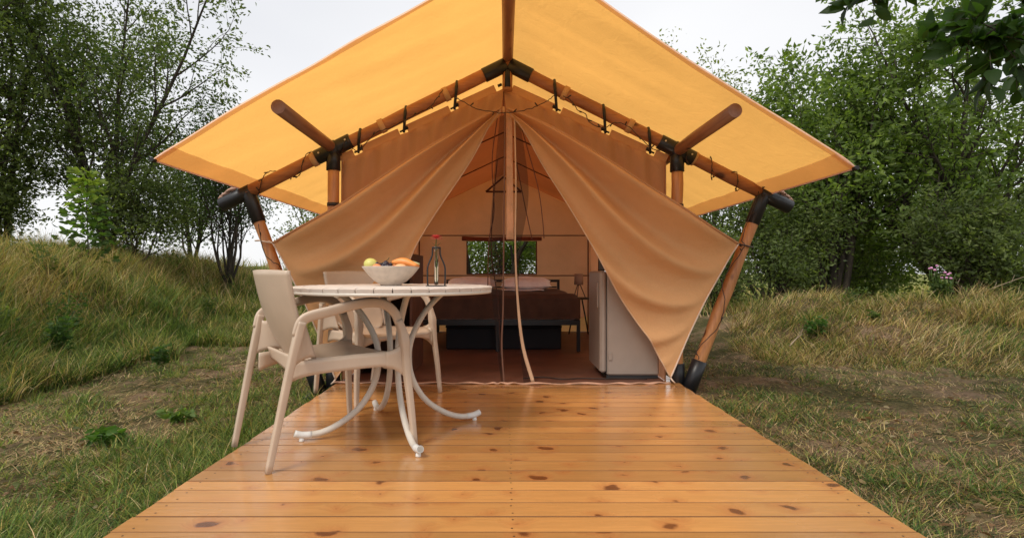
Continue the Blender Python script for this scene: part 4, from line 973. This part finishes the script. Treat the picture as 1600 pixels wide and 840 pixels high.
# ------------------------------------------------------------------ trees
M_leaf = attrmat('leaves', .55, .5, .3, (1.45, 1.55, .6))
M_bark = barkmat('grey_brown_bark', (.022, .018, .013), (.085, .066, .048)); 
def leaves(name, P, D, ln, wd, col, parent, mat=None, fine=False):
    n_ = len(P); D = D/np.linalg.norm(D, axis=1, keepdims=True)
    r = rng.normal(size=(n_, 3)); r[:, 2] = r[:, 2]*.6+.0; S_ = np.cross(D, r); S_ /= np.linalg.norm(S_, axis=1, keepdims=True)+1e-9; Nn = np.cross(S_, D)
    ln = ln[:, None]; wd = wd[:, None]
    if not fine:
        V = np.stack([P, P+D*ln*.45+S_*wd*.5+Nn*wd*.12, P+D*ln-Nn*ln*.12, P+D*ln*.45-S_*wd*.5+Nn*wd*.12], 1)
        b = np.arange(n_)*4; F = np.concatenate([np.stack([b, b+1, b+2], -1), np.stack([b, b+2, b+3], -1)]); C = np.repeat(col, 4, 0)
    else:
        st = [(0, 0), (.18, .3), (.42, .5), (.7, .38), (.9, .14), (1.0, 0)]; rows = []
        for t, w_ in st: 
            c = P+D*ln*t-Nn*ln*(.22*t*t); rows += [c+S_*wd*w_+Nn*wd*w_*.35, c, c-S_*wd*w_+Nn*wd*w_*.35]
        V = np.stack(rows, 1); b = np.arange(n_)*18; F = []
        for k in range(5):
            for j in (0, 1): a_ = b+k*3+j; F += [np.stack([a_, a_+1, a_+4], -1), np.stack([a_, a_+4, a_+3], -1)]
        F = np.concatenate(F); C = np.repeat(col, 18, 0)
    return npmesh(name, V.reshape(-1, 3), F, mat or M_leaf, parent, C)
def skeleton(base, stems, seed, lens=(3.2, 1.5, .8, .42), kids=(9, 6, 5), spread=(.55, .75, .9), rad=.06, curv=.10, gravity=.05, start=.25):
    rd = random.Random(seed); segs = []; tw = []
    def grow(p, d, ln, r, lv):
        m = (7, 6, 5, 4)[lv]; pts = [p.copy()]; dd = d.copy(); rr = [r]
        for k in range(m):
            dd = (dd+Vector((rd.gauss(0, curv), rd.gauss(0, curv), rd.gauss(0, curv*.6)+gravity*(1 if lv < 2 else -.6)))).normalized()
            pts.append(pts[-1]+dd*(ln/m)); rr.append(r*(1-.82*(k+1)/m))
        segs.append((pts, rr, lv))
        if lv >= 2: tw.append(pts)
        if lv < 3:
            nk = kids[lv]
            for q in range(nk):
                t = start+(1-start)*(q+rd.random())/nk if lv == 0 else .15+.85*(q+rd.random())/nk
                k = min(int(t*m), m-1); pp = pts[k].lerp(pts[k+1], t*m-k); ax = Vector((rd.gauss(0, 1), rd.gauss(0, 1), rd.gauss(0, .5))); td = (pts[k+1]-pts[k]).normalized(); ax = (ax-td*ax.dot(td)).normalized()
                nd_ = (td*(1-spread[lv]*.5)+ax*spread[lv]).normalized(); fall = (1.15-.55*t) if lv == 0 else (1.1-.5*t)
                grow(pp, nd_, lens[lv+1]*fall*rd.uniform(.75, 1.25), max(rr[k]*.55, .004), lv+1)
            if lv == 0: grow(pts[-1], dd, lens[1]*.8, rr[-1]*1.2, 1)
    for d, ln, r in stems: grow(Vector(base), Vector(d).normalized(), ln, r, 0)
    return segs, tw
def tree(name, label, base, stems, seed, nleaf, lsize, cols, cat='tree', clump=.10, group=None, **kw):
    bx_, by_ = base; z = float(hgt(bx_, by_))-.03; t = thing(name, label, cat, (bx_, by_, z), group=group)
    segs, tw = skeleton((bx_, by_, z), stems, seed, **kw)
    mb = MB()
    for pts, rr, lv in segs:
        if lv == 3 and len(segs) > 900: continue
        mb.tube(pts, rr, (8, 6, 4, 3)[lv], cap=(lv == 0))
    mb.build('trunk', M_bark, t)
    T = np.array([[list(q) for q in (p_ if len(p_) == 5 else (p_+p_[-1:])[:5] if len(p_) < 5 else [p_[0], p_[1], p_[2], p_[4], p_[-1]])] for p_ in tw])
    i_ = rng.integers(0, len(T), nleaf); f = rng.uniform(.1, 1, nleaf)*3.999; k = f.astype(int); fr_ = (f-k)[:, None]
    P = T[i_, k]*(1-fr_)+T[i_, k+1]*fr_; D = T[i_, k+1]-T[i_, k]; D /= np.linalg.norm(D, axis=1, keepdims=True)+1e-9
    P = P+rng.normal(0, clump, (nleaf, 3))*np.array([1, 1, .75]); D = D*.9+rng.normal(0, .6, (nleaf, 3)); D[:, 2] -= .15
    c = np.array(cols); tone = rng.random(len(T))[i_]; ci = np.clip(((tone*.7+rng.random(nleaf)*.3)*len(c)).astype(int), 0, len(c)-1)
    col = c[ci]*rng.uniform(.75, 1.25, (nleaf, 1)); ln = lsize*rng.uniform(.65, 1.3, nleaf)
    leaves('crown', P, D, ln, ln*rng.uniform(.36, .52, nleaf), col, t)
    return t
GD = [(.075, .105, .038), (.11, .15, .05), (.145, .19, .06), (.19, .235, .08)]
GM = [(.085, .135, .036), (.13, .195, .048), (.18, .255, .06), (.25, .33, .085)]
GY_ = [(.12, .16, .05), (.16, .20, .06), (.20, .24, .07), (.25, .27, .09)]
def fan(n_, lo, hi, ln, r, dy=.15, seed=1):
    rd = random.Random(seed); return [((lo+(hi-lo)*(k+.5)/n_+rd.gauss(0, .04), rd.uniform(-dy, dy), 1), ln*rd.uniform(.85, 1.12), r*rd.uniform(.7, 1.2)) for k in range(n_)]
# left trees
tree('willow_tree', 'tall dark willow with several stems at the far left above the bank', (-8.9, 9.6), fan(6, -.5, .4, 5.2, .06, .2, 3), 21, 30000, .08, GD, lens=(5, 2.0, .95, .45), kids=(11, 7, 5), spread=(.5, .75, .9), clump=.055, start=.12)
tree('willow_tree', 'tall willow with leaning stems behind the bright sapling on the bank', (-7.4, 10.2), fan(6, -.5, .36, 5.3, .055, .2, 5), 22, 32000, .08, GD[:3]+[(.06, .11, .03)], lens=(5, 1.9, .95, .45), kids=(12, 7, 5), spread=(.45, .7, .9), clump=.055, start=.12)
tree('willow_shrub', 'dark low bush at the foot of the willows right of the sapling', (-6.6, 9.8), fan(4, -.7, .6, 1.4, .03, .3, 7), 23, 9000, .07, GD, 'shrub', lens=(1.4, .8, .5, .3), kids=(7, 5, 4), clump=.10, start=.1)
tree('fine_leaved_shrub', 'airy many-stemmed shrub with fine leaves between bank and left tent leg', (-5.65, 11.2), fan(11, -.36, .34, 2.6, .03, .25, 9), 24, 9500, .06, [(.04, .07, .02), (.06, .10, .03), (.08, .13, .04)], 'shrub', lens=(2.6, 1.1, .6, .35), kids=(9, 5, 4), spread=(.42, .6, .8), clump=.09, start=.3)
tree('willow_shrub', 'pale leafy bush in the distance between the willows and the fine shrub', (-8.3, 14.5), fan(5, -.5, .5, 2.6, .05, .3, 12), 25, 8000, .085, [(.06, .10, .03), (.09, .14, .045), (.12, .17, .06)], 'shrub', lens=(2.6, 1.2, .7, .4), kids=(8, 5, 4), clump=.14, start=.15)
tree('background_tree', 'light green tree seen between the left tent leg and the left curtain', (-5.2, 15.5), fan(5, -.5, .5, 2.8, .06, .3, 13), 26, 8000, .09, GY_, lens=(2.8, 1.3, .7, .4), kids=(9, 5, 4), clump=.15, start=.1)
# right trees
tree('hazel_tree', 'tall multi-stemmed tree with open crown to the right of the fly sheet', (7.0, 11.6), fan(7, -.5, .42, 4.3, .07, .25, 31), 31, 18500, .125, GM, lens=(4.3, 1.8, .9, .45), kids=(11, 7, 5), spread=(.5, .7, .9), clump=.055, start=.22)
tree('hazel_tree', 'large tree with thick leaning dark trunk near the right edge', (9.2, 11.0), fan(6, -.75, .6, 4.8, .11, .25, 33), 32, 20000, .12, GM[:3]+[(.09, .14, .03)], lens=(4.8, 2.0, .95, .45), kids=(11, 7, 5), spread=(.5, .75, .9), clump=.055, start=.18)
tree('olive_green_tree', 'slender olive green tree top showing above the right slope of the fly sheet', (4.6, 12.2), fan(5, -.2, .25, 4.6, .06, .2, 35), 33, 11000, .085, GY_, lens=(4.6, 1.4, .8, .4), kids=(13, 6, 4), spread=(.42, .7, .9), clump=.11, start=.35)
tree('dark_shrub', 'dense dark shrub under the right eave of the tent', (5.35, 10.9), fan(6, -.5, .5, 2.0, .04, .3, 37), 34, 14000, .085, GD, 'shrub', lens=(2.0, 1.0, .6, .35), kids=(8, 6, 4), clump=.12, start=.08)
tree('dark_shrub', 'small dark shrub right beside the slanting tent leg on the right', (3.75, 9.6), fan(5, -.4, .4, .95, .02, .3, 39), 35, 7000, .06, GD, 'shrub', lens=(.95, .55, .35, .22), kids=(6, 4, 4), clump=.07, start=.08)
tree('dark_shrub', 'wide dark thicket shrub at the base of the trees on the far right', (9.0, 9.9), fan(7, -.9, .9, 1.7, .04, .3, 41), 36, 15000, .085, GD, 'shrub', lens=(1.7, 1.0, .6, .35), kids=(8, 6, 4), clump=.055, start=.05)
tree('dark_shrub', 'dark bushy undergrowth behind the dry bank, below the open-crowned tree', (7.3, 12.6), fan(7, -.9, .9, 1.9, .04, .3, 43), 37, 8000, .095, GD, 'shrub', lens=(1.9, 1.1, .6, .35), kids=(8, 6, 4), clump=.15, start=.05)
tree('background_tree', 'tall background tree closing the view behind the right-hand trees', (12.5, 15.0), fan(6, -.5, .5, 4.6, .09, .25, 45), 38, 10000, .13, GM, lens=(4.6, 2.1, 1.1, .5), kids=(11, 7, 5), clump=.18, start=.1)
tree('background_tree', 'background tree filling the gaps behind the open-crowned tree', (9.3, 17.0), fan(6, -.5, .5, 3.9, .09, .25, 47), 39, 6000, .13, GD, lens=(3.9, 2.1, 1.1, .5), kids=(10, 7, 5), clump=.2, start=.05)
# trees behind the tent, seen in its window
tree('oak_tree', 'forked dark tree standing behind the tent, seen through the rear window', (-.25, 11.4), [((-.45, 0, 1), 2.6, .10), ((.4, .1, 1), 2.6, .09)], 50, 15000, .09, GM, lens=(2.6, 1.5, .8, .4), kids=(7, 5, 4), clump=.14, start=.2)
tree('background_tree', 'pale green tree behind the tent at the right of the rear window', (1.5, 14.5), fan(4, -.5, .4, 2.6, .06, .25, 51), 51, 14000, .10, GY_, lens=(2.6, 1.4, .8, .4), kids=(8, 5, 4), clump=.16, start=.05)
tree('dark_shrub', 'low green shrub behind the tent along the bottom of the rear window', (.1, 12.6), fan(8, -1.0, 1.0, 1.3, .03, .3, 53), 52, 5500, .09, GY_, 'shrub', lens=(1.3, .8, .5, .3), kids=(7, 5, 4), clump=.12, start=.05)
tree('willow_shrub', 'dark leafy shrub under the far left willow at the top of the bank', (-9.4, 9.3), fan(6, -.7, .6, 1.5, .03, .3, 57), 53, 15000, .075, GD, 'shrub', lens=(1.5, .9, .5, .3), kids=(7, 5, 4), clump=.08, start=.05)
tree('background_shrub', 'mid green shrub closing the gap behind the thistle on the right', (9.4, 14.2), fan(7, -.9, .9, 1.9, .04, .3, 59), 54, 16000, .11, GM, 'shrub', lens=(1.9, 1.1, .6, .35), kids=(8, 6, 4), clump=.13, start=.03)
# small fallen leaves on the ground
def litter(name, n_, u0, u1, lab):
    X, Y, a, Xt, Yt = sample(n_, u0, u1, 1.6, 6.5); k = ~in_tent(X, Y) & (bankL(X, Y) < .2) & (bankR(X, Y) < .4); X, Y = X[k], Y[k]; m = len(X); a = rng.uniform(0, 2*PI, m)
    c = np.array([(.24, .17, .08), (.18, .10, .045), (.28, .23, .13), (.12, .14, .05)])[rng.integers(0, 4, m)]*rng.uniform(.7, 1.2, (m, 1)); ln = rng.uniform(.018, .045, m)
    o = leaves(name, np.stack([X, Y, hgt(X, Y)+rng.uniform(.012, .03, m)], -1), np.stack([np.cos(a), np.sin(a), rng.uniform(-.2, .3, m)], -1), ln, ln*.5, c, None, M_grass, fine=True); tag(o, lab, 'fallen leaves', kind='stuff')
litter('leaf_litter', 700, -1.0, -.3, 'small fallen leaves scattered over the ground on the left of the deck')
litter('leaf_litter', 600, .35, 1.0, 'small fallen leaves scattered over the ground on the right of the deck')
# sapling on the bank
def leafy(name, label, cat, base, h, nst, nlf, lsz, cols, seed, spr=.3, group=None, bare=.25):
    rd = random.Random(seed); bx_, by_ = base; z = float(hgt(bx_, by_)); t = thing(name, label, cat, (bx_, by_, z), group=group); st = MB(); P = []; D = []; TO = []
    for k in range(nst):
        a = rd.uniform(0, 2*PI); tilt = rd.uniform(0, spr) if nst > 1 else .04; hh = h*rd.uniform(.65, 1.05) if k else h; r0 = rd.uniform(0, .05)*(nst > 1)
        pts = spline([(bx_+r0*math.cos(a), by_+r0*math.sin(a), z-.02), (bx_+math.cos(a)*tilt*hh*.4, by_+math.sin(a)*tilt*hh*.4, z+hh*.5), (bx_+math.cos(a)*tilt*hh, by_+math.sin(a)*tilt*hh, z+hh)], 12)
        st.tube(pts, [max(.0025, .008*h*(1-.8*i/12)) for i in range(13)], 5)
        for j in range(nlf):
            f = bare+(1-bare)*(j+rd.random())/nlf; q = pts[min(int(f*12), 11)]; b = j*2.4+rd.uniform(-.5, .5); rr_ = (1-.75*f)*spr*h*.6*rd.uniform(0, 1)
            P.append((q.x+math.cos(b)*rr_, q.y+math.sin(b)*rr_, q.z+rd.uniform(-.02, .02)+rr_*.4)); D.append((math.cos(b), math.sin(b), rd.uniform(-.35, .5))); TO.append(f)
    st.build('stem', M_stem if nst > 1 else M_bark, t); P = np.array(P); D = np.array(D); TO = np.array(TO); c = np.array(cols); ci = np.clip((TO*len(c)+rng.normal(0, .5, len(TO))).astype(int), 0, len(c)-1)
    ln = lsz*rng.uniform(.6, 1.25, len(P)); leaves('foliage', P, D, ln, ln*.55, c[ci]*rng.uniform(.8, 1.2, (len(P), 1)), t, fine=True); return t
leafy('sapling', 'slim sapling with bright lime green leaves on the left bank', 'tree', (-6.1, 8.0), 1.6, 1, 480, .115, [(.05, .095, .022), (.07, .125, .03), (.11, .19, .04), (.24, .31, .07)], 61, .52, bare=.14)
wp = [((-4.25, 5.15), .42, 9, 34, .05, 'dark leafy weed growing low on the left bank slope'), ((-4.75, 5.9), .55, 5, 30, .045, 'tall thin-stemmed weed on the left bank above the leafy weed'),
      ((-3.3, 5.2), .22, 7, 18, .05, 'small leafy weed at the foot of the left bank')]
for k, (b_, h_, s_, nl, lz, lb) in enumerate(wp):
    leafy('wild_plant', lb, 'plant', b_, h_, s_, nl, lz, [(.03, .07, .02), (.05, .10, .03), (.07, .13, .035)], 70+k, .45)
leafy('wild_plant', 'broad-leaved green rosette in the short grass left of the deck', 'plant', (-2.12, 2.9), .08, 16, 9, .05, [(.05, .12, .02), (.08, .17, .03)], 77, 1.4)
leafy('wild_plant', 'pale green rosette close to the deck edge left of the chair', 'plant', (-2.0, 3.35), .07, 12, 8, .05, [(.10, .18, .05), (.14, .22, .06)], 78, 1.4)
leafy('wild_plant', 'green leafy plant in the hollow of the dry right bank', 'plant', (3.72, 6.5), .24, 10, 22, .05, [(.04, .10, .02), (.07, .15, .03)], 79, .7)
leafy('wild_plant', 'leafy green plant in front of the thistle on the right bank', 'plant', (5.1, 7.1), .2, 8, 14, .08, [(.06, .12, .03), (.09, .16, .05)], 80, .8)
for k, (b_, h_, s_, nl, lz, lb) in enumerate((((4.75, 7.4), .42, 8, 26, .05, 'bushy green weed on top of the right bank left of the thistle'), ((6.9, 7.1), .40, 9, 24, .05, 'bushy weed on the right bank at the right edge of the view'), ((4.3, 6.3), .16, 9, 16, .045, 'low green weed halfway up the right bank'),
      ((6.35, 6.1), .22, 9, 18, .05, 'green weed low on the right bank near the edge of the view'), ((-5.6, 6.6), .5, 7, 28, .045, 'upright weed on the left bank below the sapling'), ((-5.0, 9.2), .4, 8, 24, .045, 'weed on the left bank in the direction of the airy shrub'), ((-4.6, 5.0), .3, 8, 20, .05, 'leafy weed low on the left bank at the edge of the view'))):
    leafy('wild_plant', lb, 'plant', b_, h_, s_, nl, lz, [(.05, .09, .028), (.08, .125, .035), (.12, .16, .05)], 110+k, .5)
# flowering thistle clump
th = leafy('flowering_thistle', 'tall thistle clump with small pink flowers on top of the right bank', 'plant', (5.9, 7.35), .50, 12, 34, .055, [(.05, .09, .03), (.09, .13, .04)], 81, .38)
M_pink = simple('pink_florets', (.55, .25, .42), .8, var=.2)
for k in range(11):
    a = random.uniform(0, 2*PI); r = random.uniform(.05, .26); c = Vector((5.9+r*math.cos(a), 7.35+r*math.sin(a), float(hgt(5.9, 7.35))+random.uniform(.42, .60)))
    mb = MB(); mb.tube([c-Vector((0, 0, .16)), c], .003, 5); mb.build('flower_stem', M_stem, th)
    mb = MB(); mb.ball(c+Vector((0, 0, .006)), .017, 8, 6, (1.1, 1.1, .9)); mb.build('flower_head', M_pink, th)
# dead twigs on the right
for k, (a, b, lb) in enumerate((((7.0, 8.3, .35), (6.55, 7.9, .78), 'thin dry stalk rising behind the thistle on the right bank'), ((6.4, 7.6, .42), (7.3, 7.5, .82), 'bare dead branch leaning to the right on the bank'), ((3.05, 5.8, .05), (3.35, 6.1, .14), 'short dead twig lying at the foot of the right bank'))):
    a, b = Vector(a), Vector(b); mb = MB(); mb.tube(spline([a, a.lerp(b, .4)+Vector((.02, 0, .03)), b], 10), [.009*(1-.07*i) for i in range(11)], 5)
    for q in (.45, .7): m_ = a.lerp(b, q); mb.tube([m_, m_+Vector((.06, .02, .10))], [.004, .002], 4)
    tag(mb.build('dead_branch', simple('grey_twig', (.30, .22, .15), .9), None), lb, 'branch')
# overhanging branches close to the camera
def overhang(label, pts, nside, nlf, lsz, seed, ln0=.35, group='branches overhanging from above the camera'):
    rd = random.Random(seed); t = thing('overhanging_branch', label, 'branch', pts[0], group=group); mb = MB(); main = spline(pts, 20); mb.tube(main, [.012*(1-.035*i) for i in range(21)], 6); P = []; D = []
    for k in range(nside):
        q = main[rd.randint(5, 20)]; d = Vector((rd.gauss(0, .7), rd.gauss(0, .7), rd.gauss(-.35, .5))).normalized(); tp = spline([q, q+d*ln0*.5, q+d*ln0+Vector((0, 0, -.06))], 8); mb.tube(tp, [.004*(1-.08*i) for i in range(9)], 4)
        for j in range(nlf):
            w_ = tp[min(8, 1+int(7.5*(j+rd.random())/nlf))]; P.append(tuple(w_)); D.append((d.x+rd.gauss(0, .6), d.y+rd.gauss(0, .6), d.z+rd.gauss(-.25, .5)))
    mb.build('twigs', M_bark, t); n_ = len(P); ln = lsz*rng.uniform(.65, 1.25, n_); leaves('foliage', np.array(P), np.array(D), ln, ln*.5, np.array([.028, .06, .014])*rng.uniform(.7, 1.4, (n_, 1)), t, fine=True)
overhang('dark broad-leaved branch filling the top right corner', [W(1900, -260, 3.0), W(1720, -60, 2.9), W(1590, 20, 2.9), W(1510, 80, 2.95)], 54, 12, .12, 90, .34)
overhang('second dark branch hanging lower along the right edge', [W(1900, -120, 3.3), W(1720, 60, 3.2), W(1600, 130, 3.2)], 18, 10, .115, 91, .27)
overhang('short branch tip with drooping leaves at the top, left of the corner branch', [W(1500, -190, 2.6), W(1430, -90, 2.6), W(1385, -35, 2.6), W(1350, -8, 2.6)], 7, 9, .11, 92, .13)
overhang('single leafy twig just entering the top of the view', [W(1320, -120, 2.6), W(1290, -60, 2.6), W(1262, -16, 2.6)], 2, 3, .08, 93, .06)
